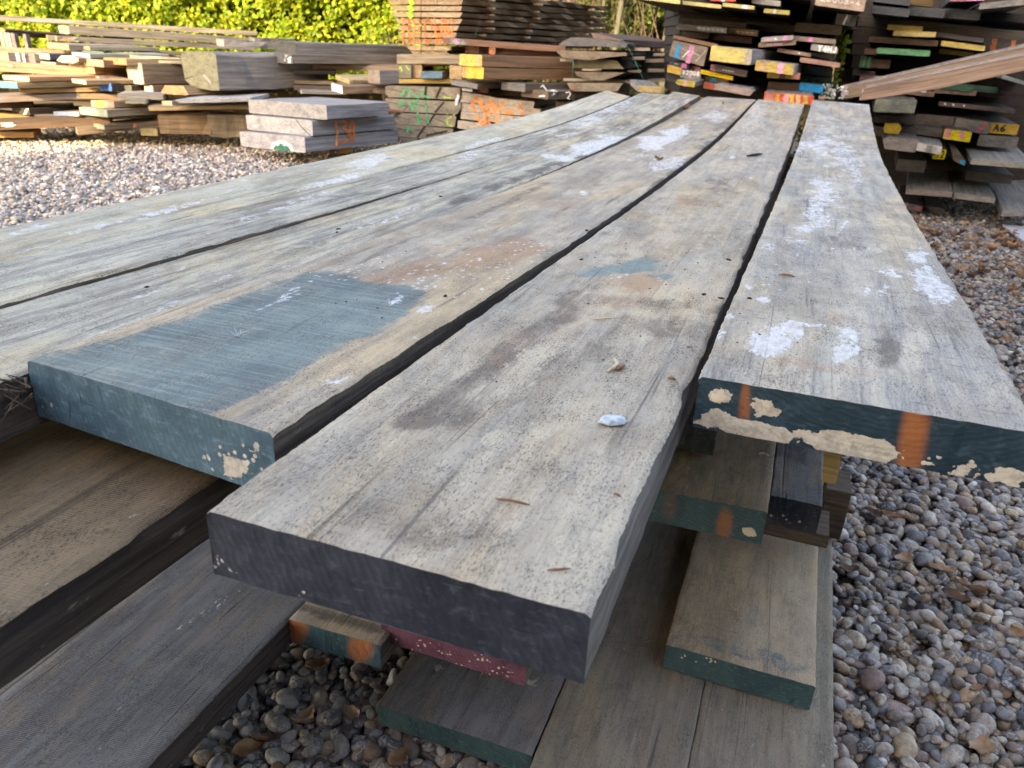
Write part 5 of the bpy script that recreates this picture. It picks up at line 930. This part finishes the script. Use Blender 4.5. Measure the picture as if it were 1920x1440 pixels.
def pebbles(name, label, xr, yr, n, smean, sub, seed, keep, settle=True, res=.004, tone=.85, desat=.0):
    r = np.random.default_rng(seed)
    P = np.stack([r.uniform(*xr, n), r.uniform(*yr, n), np.zeros(n)], 1); k = inside(P) & keep(P); P = P[k]; n = len(P)
    s = smean*np.exp(r.normal(0, .33, n)).clip(.5, 2.1); a = s*r.uniform(1.0, 1.45, n)/2; b = s*r.uniform(.75, 1.05, n)/2; c = s*r.uniform(.45, .8, n)/2
    rot = r.uniform(0, 2*math.pi, n); z = np.zeros(n)
    if settle:
        gx, gy = int((xr[1]-xr[0])/res)+2, int((yr[1]-yr[0])/res)+2; H = np.zeros((gx, gy), np.float32)
        o = np.argsort(-s + r.normal(0, .008, n))
        for i in o:
            m = a[i]; i0, i1 = max(0, int((P[i, 0]-m-xr[0])/res)), min(gx, int((P[i, 0]+m-xr[0])/res)+2); j0, j1 = max(0, int((P[i, 1]-m-yr[0])/res)), min(gy, int((P[i, 1]+m-yr[0])/res)+2)
            X = (np.arange(i0, i1)*res+xr[0]-P[i, 0])[:, None]; Y = (np.arange(j0, j1)*res+yr[0]-P[i, 1])[None, :]
            q = ((X*math.cos(rot[i])+Y*math.sin(rot[i]))/a[i])**2 + ((-X*math.sin(rot[i])+Y*math.cos(rot[i]))/b[i])**2; ins = q < 1
            if not ins.any(): continue
            h = H[i0:i1, j0:j1]; base = np.quantile(h[ins], .45); 
            if base > .034: z[i] = -9; continue
            z[i] = base + c[i]*.75; t = z[i]+c[i]*np.sqrt(np.clip(1-q, 0, 1)); H[i0:i1, j0:j1] = np.where(ins, np.maximum(h, t), h)
        g_ = z > -5; P, a, b, c, rot, z = P[g_], a[g_], b[g_], c[g_], rot[g_], z[g_]; n = len(P)
        z -= .022
    else: z = r.uniform(-.014, .008, n)
    T, f = templates(sub, 14, seed+1); nv = len(T[0]); V = np.zeros((n, nv, 3), np.float32); tid = r.integers(0, 14, n)
    tx, ty = r.normal(0, .28, n), r.normal(0, .28, n)
    T = np.array(T)
    p = T[tid]*np.stack([a, b, c], 1)[:, None, :]
    cx, sx = np.cos(tx)[:, None], np.sin(tx)[:, None]; y1 = p[..., 1]*cx-p[..., 2]*sx; z1 = p[..., 1]*sx+p[..., 2]*cx
    cy, sy = np.cos(ty)[:, None], np.sin(ty)[:, None]; x2 = p[..., 0]*cy+z1*sy; z2 = -p[..., 0]*sy+z1*cy
    cz, sz = np.cos(rot)[:, None], np.sin(rot)[:, None]
    V[..., 0] = x2*cz-y1*sz+P[:, :1]; V[..., 1] = x2*sz+y1*cz+P[:, 1:2]; V[..., 2] = z2+z[:, None]
    Fc = (f[None]+np.arange(n)[:, None, None]*nv).reshape(-1, 3)
    cc = PAL[r.choice(len(PAL), n, p=PW)]; cc = (cc*(1-desat)+cc.mean(1, keepdims=True)*desat)*r.uniform(.6, 1.3, (n, 1))*tone; col = np.ones((n, nv, 4), np.float32); col[..., :3] = cc[:, None, :]; col[..., 3] = r.uniform(0, 1, (n, 1))
    o = tri_obj(name, V.reshape(-1, 3), Fc, M_PEB, col.reshape(-1, 4)); o['kind'] = 'stuff'; o['label'] = label; o['category'] = 'gravel'; return o
g = NG('pebble_stone'); a_ = g.attr('col'); v = g.obj(); off = g.mt('MULTIPLY', a_.outputs['Alpha'], 50.0); cx_ = g.n('ShaderNodeCombineXYZ'); g.set(cx_.inputs[0], off); vv = g.n('ShaderNodeVectorMath', operation='ADD'); g.set(vv.inputs[0], v); g.set(vv.inputs[1], cx_.outputs[0]); v = vv.outputs[0]
n1 = g.noise(v, 70, 5, .65, .6); n2 = g.noise(v, 320, 4, .6); vein = g.ss(g.mt('ABSOLUTE', g.mt('SUBTRACT', g.noise(v, 45, 3, .5, 1.5), .5)), .012, .035, .5, 0)
c = g.mix(g.ss(n1, .35, .68), g.mix(1.0, a_.outputs['Color'], (1.22, 1.2, 1.16), 'MULTIPLY'), g.mix(1.0, a_.outputs['Color'], (.62, .60, .58), 'MULTIPLY'))
c = g.mix(g.mt('MULTIPLY', g.ss(n2, .56, .7), .4), c, g.mix(1.0, a_.outputs['Color'], (.42, .4, .38), 'MULTIPLY')); c = g.mix(g.mt('MULTIPLY', vein, g.ss(a_.outputs['Alpha'], .55, .6)), c, (.5, .48, .44))
M_PEB = g.fin(c, g.mt('ADD', .42, g.mt('MULTIPLY', n2, .3)), g.bump(g.mt('ADD', n1, n2), .35, .0012), .4)
def OPEN(P): xs, ys = P @ DX, P @ DY; return (xs > .12) | ((xs < -.2) & (ys < 1.3) & (xs > -.85)) | (ys < .5)
GR_ = 'loose rounded flint gravel covering the yard'
pebbles('gravel', GR_, (-.75, 1.75), (.35, 1.25), 24000, .0205, 3, 5, OPEN)
pebbles('gravel', GR_, (-.75, 1.75), (1.25, 2.3), 30000, .021, 2, 9, OPEN)
pebbles('gravel', GR_, (.75, 4.3), (2.3, 6.4), 76000, .0215, 2, 6, lambda P: (P[:, 0] > .33*P[:, 1]+.0), res=.006)
pebbles('gravel', GR_, (-6.6, -.9), (3.0, 8.2), 110000, .0245, 1, 7, lambda P: P[:, 0] < -.9 + (P[:, 1]-3)*-.02, res=.008, tone=1.75, desat=.3)

# ------------------------------------------------------------------ dry leaves
def leafmat(name, ca, cb, trans=.25, rough=.6, attr=False):
    g = NG(name); v = g.obj(); n = g.noise(v, 40, 4, .6)
    if attr:
        a = g.attr('col').outputs['Color']; c = g.mix(g.ss(n, .3, .7), a, g.mix(1.0, a, (.72, .75, .7), 'MULTIPLY'))
    else: c = g.mix(g.ss(n, .35, .65), ca, cb)
    g.fin(c, rough, None, .3); tr = g.n('ShaderNodeBsdfTranslucent'); g.set(tr.inputs[0], c); ms = g.n('ShaderNodeMixShader'); ms.inputs[0].default_value = trans
    g.t.links.new(g.b.outputs[0], ms.inputs[1]); g.t.links.new(tr.outputs[0], ms.inputs[2]); g.t.links.new(ms.outputs[0], g.out.inputs[0]); return g.m
M_DRY = [leafmat('dry_leaf_tan', (.33, .19, .10), (.20, .105, .055)), leafmat('dry_leaf_pale', (.46, .31, .20), (.34, .20, .12)), leafmat('dry_leaf_dark', (.17, .095, .06), (.09, .055, .038))]
def leaf_geom(r, L, W, curl):
    nu, nv = 9, 5; V = []; Fc = []
    for i in range(nu+1):
        u = i/nu; wd = W*math.sin(math.pi*min(1, u**.8*.97+.03))**.75*(1+.10*math.sin(u*24+r.uniform(0, 6))) if 0 < i < nu else .0012
        for j in range(nv+1):
            s_ = j/nv*2-1
            V.append((L*(u-.5), wd*s_/2, curl*L*(.9*(u-.5)**2*2+.6*s_*s_*(.4+.6*u)) + .06*L*(abs(s_)-.5) + r.normal(0, .03)*L*.5 + .045*L*math.sin(u*13+s_*4+L*99)))
    for i in range(nu):
        for j in range(nv): a = i*(nv+1)+j; Fc.append((a, a+1, a+nv+2, a+nv+1))
    return np.array(V), Fc
def dry_leaf(label, pos, L, W, rz, tilt, curl, m, seed, group='fallen leaves on the gravel'):
    r = np.random.default_rng(seed); V, Fc = leaf_geom(r, L*.8, W*.8, curl); M = Matrix.Rotation(rz, 3, 'Z') @ Matrix.Rotation(tilt, 3, 'Y') @ Matrix.Rotation(r.uniform(-.4, .4), 3, 'X'); V = V @ np.array(M).T; V[:, 2] -= V[:, 2].min()
    return tag(mesh_obj('dry_leaf', V+np.asarray(pos), Fc, [M_DRY[m]], smooth=True), label, 'leaf', group)
zg = .022
LV = [('crinkled brown leaf below the orange spotted board end', 595, 1250, .05, .038, .3, 0), ('folded tan leaf standing among pebbles left of the dark teal ended board', 575, 1345, .042, .034, 1.2, 1), ('large torn brown leaf at the bottom edge beside the lower left board', 470, 1405, .065, .036, .6, 0), ('pale pinkish leaf scrap between pebbles near the dark teal ended board', 660, 1340, .045, .025, 2.4, 1),
      ('brown leaf sliver poking from pebbles under the lower left board edge', 500, 1390, .05, .02, .2, 2), ('small rusty leaf at the bottom edge right of the large torn one', 745, 1425, .05, .03, 1.0, 0), ('pale dry leaf tangle on the gravel right of the stack', 1765, 1070, .065, .045, 2.7, 1), ('long curled leaf lying right of the pale leaf tangle', 1815, 1105, .075, .035, -.5, 0),
      ('dark curled leaf below the pale leaf tangle', 1790, 1122, .065, .03, -.6, 2), ('tan leaf scrap left of the pale leaf tangle', 1695, 1052, .06, .045, .8, 1), ('thin bent brown leaf beyond the bearer block', 1672, 970, .07, .022, -.2, 0), ('brown leaf touching the base board edge', 1590, 1070, .055, .03, .1, 2), ('round pale brown leaf near the bottom right corner', 1842, 1405, .055, .045, .9, 1),
      ('ochre leaf piece beside the base board lower down', 1830, 1295, .04, .02, .3, 0), ('brown leaf tip near the right frame edge low down', 1905, 1190, .05, .03, 1.5, 0), ('broken leaf under the far end of the grey plank overhang', 1640, 965, .05, .03, 2.0, 2), ('curled brown leaf by the right plank edge', 1878, 610, .075, .05, .4, 1), ('flat tan leaf a little nearer than the curled one by the plank edge', 1890, 640, .07, .04, 1.8, 0),
      ('dark leaf at the right frame edge beyond the plank', 1905, 665, .06, .035, .9, 2)]
for i, (lb, x, y, L, W, rz, m) in enumerate(LV): dry_leaf(lb, PZ(x, y, zg+.004), L, W, rz, .12, .18, m, 300+i)
r = np.random.default_rng(21); V = []; Fc = []; n0 = 0; MI = []
for i in range(520):
    X = r.uniform(1.1, 3.3); Y = r.uniform(2.6, 5.2)
    if X < .365*Y+.28 or r.random() > (.35+.65*math.exp(-((Y-4.6)/.5)**2)): continue
    v, f = leaf_geom(r, r.uniform(.035, .08), r.uniform(.02, .045), r.uniform(.2, .6)); M = np.array(Matrix.Rotation(r.uniform(0, 6.3), 3, 'Z') @ Matrix.Rotation(r.normal(0, .4), 3, 'X')); v = v @ M.T; v[:, 2] -= v[:, 2].min()
    V.append(v+np.array([X, Y, .018])); Fc += [tuple(q+n0 for q in k) for k in f]; MI += [int(r.choice([0, 1, 1, 2]))]*len(f); n0 += len(v)
o = mesh_obj('leaf_litter', np.concatenate(V), Fc, M_DRY, MI, smooth=True); o['kind'] = 'stuff'; o['label'] = 'brown leaf litter strewn over the gravel by the right hand stack'; o['category'] = 'leaf litter'

# ------------------------------------------------------------------ hedge, shrubs, trees behind
def foliage(name, n, box, size, cols, seed, clump=.5, parent=None, mat=None, keep=None, depth_bias=True):
    r = np.random.default_rng(seed); (x0, x1), (y0, y1), (z0, z1) = box; P = np.stack([r.uniform(x0, x1, n), y0+(y1-y0)*r.uniform(0, 1, n)**1.6, r.uniform(z0, z1, n)], 1)
    d = vnoise(P[:, 0]*1.7+50, P[:, 2]*1.9+50, seed)*.6+vnoise(P[:, 0]*5+50, P[:, 2]*5+50, seed+1)*.4; k = d > clump*r.uniform(.3, 1.0, n)
    if keep is not None: k &= keep(P)
    P = P[k]; d = d[k]; n = len(P); P[:, 1] += (.5-d)*.7
    s = size*r.uniform(.65, 1.3, n); base = np.array([(-.5, 0, 0), (-.15, .3, .05), (.25, .26, .04), (.5, 0, -.06), (.25, -.26, .04), (-.15, -.3, .05)])
    nv = 6; ang = r.uniform(0, 2*math.pi, n); nrm = np.stack([r.normal(0, .55, n), -np.abs(r.normal(.8, .4, n)), r.normal(.45, .5, n)], 1); nrm /= np.linalg.norm(nrm, axis=1)[:, None]
    t = np.cross(nrm, r.normal(size=(n, 3))); t /= np.linalg.norm(t, axis=1)[:, None]; b = np.cross(nrm, t)
    V = (P[:, None, :] + s[:, None, None]*(base[None, :, :1]*t[:, None, :]+base[None, :, 1:2]*b[:, None, :]+base[None, :, 2:]*nrm[:, None, :])).astype(np.float32)
    f = np.array([(0, 1, 2, 3), (0, 3, 4, 5)]); Fc = (f[None]+np.arange(n)[:, None, None]*nv).reshape(-1, 4)
    cc = np.array(cols)[r.integers(0, len(cols), n)]*r.uniform(.7, 1.3, (n, 1)); col = np.ones((n, nv, 4), np.float32); col[..., :3] = cc[:, None]
    o = tri_obj(name, V.reshape(-1, 3), Fc, mat, col.reshape(-1, 4), smooth=False)
    if parent: o.parent = parent
    return o
M_HL = leafmat('hedge_leaf', None, None, .5, .45, True)
M_TWIG = side_wood('twig_bark', (.06, .045, .035), (.15, .115, .085), 6.0, 0)
def sticks(name, segs, mat, parent=None, uvm=True):
    V = []; Fc = []
    for p, q, ra, rb in segs:
        p, q = np.asarray(p, float), np.asarray(q, float); d = q-p; d /= np.linalg.norm(d); a = np.cross(d, R0 if abs(d[0]) < .9 else DZ); a /= np.linalg.norm(a); b = np.cross(d, a); n0 = len(V)
        for c, rr in ((p, ra), (q, rb)):
            for k in range(5): V.append(c+rr*(math.cos(k*1.2566)*a+math.sin(k*1.2566)*b))
        for k in range(5): Fc.append((n0+k, n0+(k+1) % 5, n0+5+(k+1) % 5, n0+5+k))
    o = mesh_obj(name, V, Fc, [mat], smooth=True, parent=parent); ul = o.data.uv_layers.new(name='UVMap')
    co = np.array([o.data.vertices[l.vertex_index].co for l in o.data.loops]); ul.data.foreach_set('uv', np.stack([co[:, 2], co[:, 0]+co[:, 1]], 1).astype(np.float32).ravel()); return o
M_CORE = plain('dark_hedge_backing', (.035, .032, .016), .9, 6, .5, .1)
def hedge_core(name, x0, x1, y, z1, parent):  # dark sheets added as the hedge's shaded inside, stopping see-through
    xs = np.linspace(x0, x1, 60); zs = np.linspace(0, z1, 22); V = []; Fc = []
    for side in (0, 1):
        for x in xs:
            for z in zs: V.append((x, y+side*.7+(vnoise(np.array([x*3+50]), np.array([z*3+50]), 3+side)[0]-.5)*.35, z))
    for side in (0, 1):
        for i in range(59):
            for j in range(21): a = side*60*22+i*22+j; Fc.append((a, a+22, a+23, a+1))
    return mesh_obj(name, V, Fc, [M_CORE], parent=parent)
HC = [(.26, .37, .03), (.19, .32, .025), (.33, .40, .03), (.14, .25, .025), (.28, .35, .04), (.38, .42, .04)]
hd = foliage('hedge', 62000, ((-9.0, -.3), (10.3, 11.0), (.35, 2.5)), .066, HC, 31, .45, mat=M_HL); tag(hd, 'bright sunlit green hedge running behind the left pile', 'hedge'); hedge_core('hedge_backing', -9.3, -.2, 10.95, 2.6, hd)
h2 = foliage('hedge', 26000, ((-.1, 5.6), (11.3, 12.2), (.3, 2.7)), .07, [(.10, .17, .03), (.07, .12, .03), (.14, .20, .045), (.11, .10, .05)], 32, .62, mat=M_HL); tag(h2, 'looser olive green hedge with twigs behind the dark middle stack', 'hedge'); hedge_core('hedge_backing', -.3, 5.8, 12.3, 2.8, h2)
r = np.random.default_rng(8); sg = []
for _ in range(240):
    x = r.uniform(-.1, 5.5); p = np.array([x, r.uniform(10.9, 11.6), r.uniform(0, .8)]); q = p+np.array([r.normal(0, .3), r.normal(0, .1), r.uniform(.6, 1.8)]); sg.append((p, q, r.uniform(.006, .014), .003))
sticks('twigs', sg, M_TWIG, h2)
def trunk_tree(label, x, y, rad, seed):
    e = bpy.data.objects.new('slender_tree', None); COL.objects.link(e); e.location = (x, y, 0); tag(e, label, 'tree', 'slender trees rising through the olive hedge'); r = np.random.default_rng(seed)
    pts = [np.array([r.normal(0, .006)*k, r.normal(0, .006)*k, .5*k]) for k in range(12)]; sg = [(pts[k], pts[k+1], rad*(1-.05*k), rad*(1-.05*(k+1))) for k in range(11)]
    for k in range(8): b = pts[int(r.integers(3, 11))]; sg.append((b, b+np.array([r.normal(0, .7), r.normal(0, .5), r.uniform(.4, 1.1)]), rad*.35, rad*.1))
    sticks('trunk', sg, M_TRK, e)
    c = foliage('crown', 4200, ((-1.6, 1.6), (-1.3, 1.3), (2.6, 6.2)), .08, HC, seed, .5, parent=e, mat=M_HL, keep=lambda P: (P[:, 0]/1.6)**2+(P[:, 1]/1.4)**2+((P[:, 2]-4.4)/1.9)**2 < 1)
M_TRK = side_wood('mossy_trunk_bark', (.06, .066, .045), (.13, .13, .10), 7.0, 0)
for i, (px_, nm) in enumerate(((1252, 'mossy trunked tree nearest the first right hand stack'), (1158, 'slender brown trunk behind the red brown plank'), (1128, 'thinnest trunk left of the slender brown one'))):
    p = PY(px_, 60, 10.8+.15*i); trunk_tree(nm, p[0], p[1], (.055, .045, .03)[i], 60+i)
# dry twiggy bush by the tall stack and the little flowering plant by the plank tips
e = PY(744, 95, 9.3); sg = []; r = np.random.default_rng(14)
for _ in range(130):
    p = np.array([e[0]+r.normal(0, .12), e[1]+r.normal(0, .1), r.uniform(.2, .85)]); q = p+np.array([r.normal(0, .14), r.normal(0, .1), r.uniform(.05, .3)]); sg.append((p, q, .005, .002))
for _ in range(9): p = np.array([e[0]+r.normal(0, .05), e[1], 0]); sg.append((p, p+np.array([r.normal(0, .1), 0, .75]), .01, .006))
o = sticks('dry_bush', sg, plain('dry_twigs', (.28, .17, .11), .8, 20, .4)); tag(o, 'dry reddish twiggy bush left of the tall sprayed stack', 'bush')
r = np.random.default_rng(15); b = PY(1556, 178, 5.05)
o = foliage('flowering_plant', 420, ((b[0]-.08, b[0]+.07), (b[1]-.04, b[1]+.06), (.35, b[2]+.07)), .035, [(.05, .12, .03), (.08, .17, .04), (.06, .10, .04)], 16, .2, mat=M_HL); tag(o, 'small leafy plant with white flowers between the plank tips and the right stack', 'plant')
sticks('stem', [((b[0]-.02, b[1], 0), (b[0], b[1], b[2]), .006, .004), ((b[0]+.02, b[1], 0), (b[0]+.03, b[1], b[2]-.05), .005, .003)], M_TWIG, o)
foliage('blossom', 70, ((b[0]-.07, b[0]+.05), (b[1]-.06, b[1]-.02), (b[2]-.02, b[2]+.06)), .022, [(.75, .76, .74)], 17, .2, parent=o, mat=M_HL)
b = PY(1581, 80, 5.6); o = foliage('gap_foliage', 130, ((b[0]-.05, b[0]+.05), (b[1], b[1]+.1), (.5, b[2]+.12)), .04, [(.30, .42, .02), (.2, .32, .03)], 18, .2, mat=M_HL); tag(o, 'yellow green leaves standing in for sunlit hedge between the two right hand stacks', 'plant')  # added leaves, coloured bright to stand for sunlit hedge seen through the slot
sticks('stem', [((b[0], b[1]+.05, 0), (b[0]+.01, b[1]+.05, b[2]+.1), .006, .003)], M_TWIG, o)

# ------------------------------------------------------------------ litter on the planks
M_BIT = [plain('bark_crumb', (.07, .05, .038), .9, 200, .5, .1), plain('red_needle', (.24, .10, .05), .6, 100, .3), plain('pale_husk', (.55, .46, .30), .6, 100, .3)]
def stack_z(x, y, names):
    """point on the top layer under a picture position: march to the surface of the named planks"""
    d = ray(x, y); dg = bpy.context.evaluated_depsgraph_get(); hit, loc, nrm, *_ = SC.ray_cast(dg, Vector(CAM), Vector(d).normalized())
    return np.array(loc), np.array(nrm)
bpy.context.view_layer.update()
bits = [(1160, 793, 0)]; V = []; Fc = []; n0 = 0; r = np.random.default_rng(90); vi, fi = ico(1)
cr_ = []
for _ in range(150):
    u = r.random()
    if u < .5: x, y = r.uniform(1150, 1420), r.uniform(400, 640)
    elif u < .7: x, y = r.uniform(600, 1150), r.uniform(380, 640)
    else: x, y = r.uniform(700, 1620), r.uniform(210, 760)
    cr_.append((x, y, r.uniform(.0004, .001)))
for x, y, s in cr_ + [(1366, 488, .0028), (1320, 553, .0022), (1352, 560, .002), (826, 369, .0025), (634, 430, .002), (632, 436, .002), (275, 539, .002), (1090, 487, .002), (835, 556, .002), (1405, 560, .002), (1100, 433, .003), (1230, 295, .004)]:
    p, nz_ = stack_z(x, y, None)
    if p[2] < .6 or abs(p[1]) > 4.3: continue
    M = np.array(Matrix.Rotation(r.uniform(0, 6.3), 3, 'Z')); v = vi*np.array([s*r.uniform(1, 2.4), s, s*.6])*(1+r.normal(0, .18, (len(vi), 1))); V.append(v @ M.T+p+np.array([0, 0, s*.35])); Fc += [tuple(q+n0 for q in k) for k in fi]; n0 += len(vi)
o = mesh_obj('bark_crumbs', np.concatenate(V), Fc, [M_BIT[0]]); o['kind'] = 'stuff'; o['label'] = 'dark bark crumbs and grit scattered over the plank tops'; o['category'] = 'debris'
def needle(name, label, a, b, rad, m, cat, bend=.15):
    p, _ = stack_z(*a, None); q, _ = stack_z(*b, None); md = (p+q)/2; L = np.linalg.norm(q-p); side = np.cross((q-p)/max(L, 1e-6), DZ)
    return tube(name, label, [p+DZ*rad, (p+md)/2+side*L*bend*.6+DZ*(rad+.001), md+side*L*bend+DZ*(rad+.0015), (q+md)/2+side*L*bend*.6+DZ*(rad+.001), q+DZ*rad], [rad*.5, rad, rad, rad*.9, rad*.4], M_BIT[m], cat, 'needles and twigs on the planks')
needle('pine_needle', 'rust red needle on the near end of the centre plank', (929, 937), (994, 949), .0008, 1, 'needle', .05); needle('pine_needle', 'brown needle beside the near right corner of the centre plank', (1026, 1071), (1070, 1068), .0007, 1, 'needle')
needle('pine_needle', 'tan needle lying across the centre plank half way along', (1112, 600), (1147, 598), .0009, 2, 'needle'); needle('pine_needle', 'reddish needle on the grey plank', (1460, 517), (1490, 521), .0014, 1, 'needle', .03); needle('pine_needle', 'thin bent needle bridging to the gap by the grey plank', (1288, 652), (1328, 656), .001, 1, 'needle', .12)
needle('twig', 'short dark twig on the far part of the centre plank', (1400, 295), (1429, 291), .004, 0, 'twig', .05); needle('pine_needle', 'orange needle lower right on the centre plank', (1150, 928), (1163, 933), .0007, 1, 'needle')
needle('seed_husk', 'pale curved seed husk on the centre plank', (1139, 700), (1150, 676), .0019, 2, 'husk', .18); needle('seed_husk', 'orange brown husk beside the pale curved one', (1156, 697), (1168, 687), .0019, 1, 'husk'); needle('seed_husk', 'amber chip right of the two husks', (1252, 712), (1266, 715), .0014, 1, 'husk')
p, _ = stack_z(1148, 795, None); r = np.random.default_rng(44); v, f = ico(3); q = v*np.array([.0105, .0075, .0028]); q *= (1+.35*(vnoise(v[:, 0]*3+9, v[:, 1]*3+v[:, 2]*2+9, 5)-.5)+.25*(vnoise(v[:, 0]*8+9, v[:, 1]*8+v[:, 2]*6+9, 6)-.5))[:, None]
g = NG('crumpled_foil'); nn = g.noise(g.obj(), 160, 4, .6); M_FOIL = g.fin(g.mix(g.ss(nn, .40, .70), (.50, .55, .60), (.22, .31, .40)), .5, g.bump(nn, .6, .002), .5)
tag(mesh_obj('crumpled_foil', q @ np.array(Matrix.Rotation(.3, 3, 'Z')).T+p+DZ*.003, [tuple(k) for k in f], [M_FOIL], smooth=True), 'crumpled pale blue and white foil scrap on the centre plank', 'foil')
for i, (lb, x, y, m, L) in enumerate((('orange brown leaf on the far end of a grey streaked plank', 1284, 206, 0, .06), ('small tan leaf at the far tip of the blue ended plank', 1356, 195, 1, .035), ('tiny brown leaf in the white patch of the blue ended plank', 1236, 301, 0, .03), ('pale leaf scrap at the far tip of the grey splashed plank', 1540, 189, 1, .05))):
    p, _ = stack_z(x, y, None); dry_leaf(lb, p, L, L*.6, .5+i, .1, .5, m, 400+i, 'leaves lying on the planks')
sg = []; p0 = WP(-.556, .392, -.262)[0]; r = np.random.default_rng(3)
for k in range(15): a = p0+np.array([r.normal(0, .004), r.normal(0, .004), -.03*r.random()]); sg.append((a, a+np.array([-.006+r.normal(0, .006), -.01+r.normal(0, .006), r.normal(.0, .012)+(.022 if k < 3 else 0)]), .0011, .0003))
tag(sticks('torn_splinters', sg, M_TWIG), 'dark torn splinters bristling at the left corner of the blue plank end', 'splinters', 'needles and twigs on the planks')
p, _ = stack_z(446, 630, None); sg = []
for k in range(11): a = p+np.array([r.normal(0, .002), r.normal(0, .002), .0005]); sg.append((a, a+np.array([r.normal(0, .0045), r.normal(0, .0045), abs(r.normal(.003, .002))]), .0003, .0001))
tag(sticks('fibre_tuft', sg, M_WPL), 'tiny white fibre tuft on the blue painted patch', 'fibre tuft')

# ------------------------------------------------------------------ unseen block added behind the viewer to shade the yard
M_SHADE_BLOCK = plain('shade_block_boards', (.10, .08, .06), .9, 1.5, .4, .1)
sx, sy = math.sin(SUN_AZ), math.cos(SUN_AZ); YB = -8.0
xl = -4.05 - (5.9-YB)*sx/sy; eb = bpy.data.objects.new('shade_block', None); COL.objects.link(eb); eb.location = (xl, YB, 0); tag(eb, 'unseen boarded block added behind the viewer to shade the yard', 'shade_block')
Wb, Db, Hb = 34.0, 9.0, 8.3
mesh_obj('shade_block_wall', [(0, 0, -.02), (Wb, 0, -.02), (Wb, -Db, -.02), (0, -Db, -.02), (0, 0, Hb), (Wb, 0, Hb), (Wb, -Db, Hb), (0, -Db, Hb)], [(0, 1, 5, 4), (1, 2, 6, 5), (2, 3, 7, 6), (3, 0, 4, 7)], [M_SHADE_BLOCK], parent=eb)
mesh_obj('shade_block_roof', [(-.3, .4, Hb-.1), (Wb+.3, .4, Hb-.1), (Wb+.3, -Db-.4, Hb-.1), (-.3, -Db-.4, Hb-.1), (-.3, -Db/2, Hb+1.2), (Wb+.3, -Db/2, Hb+1.2)], [(0, 1, 5, 4), (2, 3, 4, 5), (1, 2, 5), (3, 0, 4), (0, 3, 2, 1)], [plain('shade_block_tiles', (.16, .09, .07), .9, 2, .4, .1)], parent=eb)
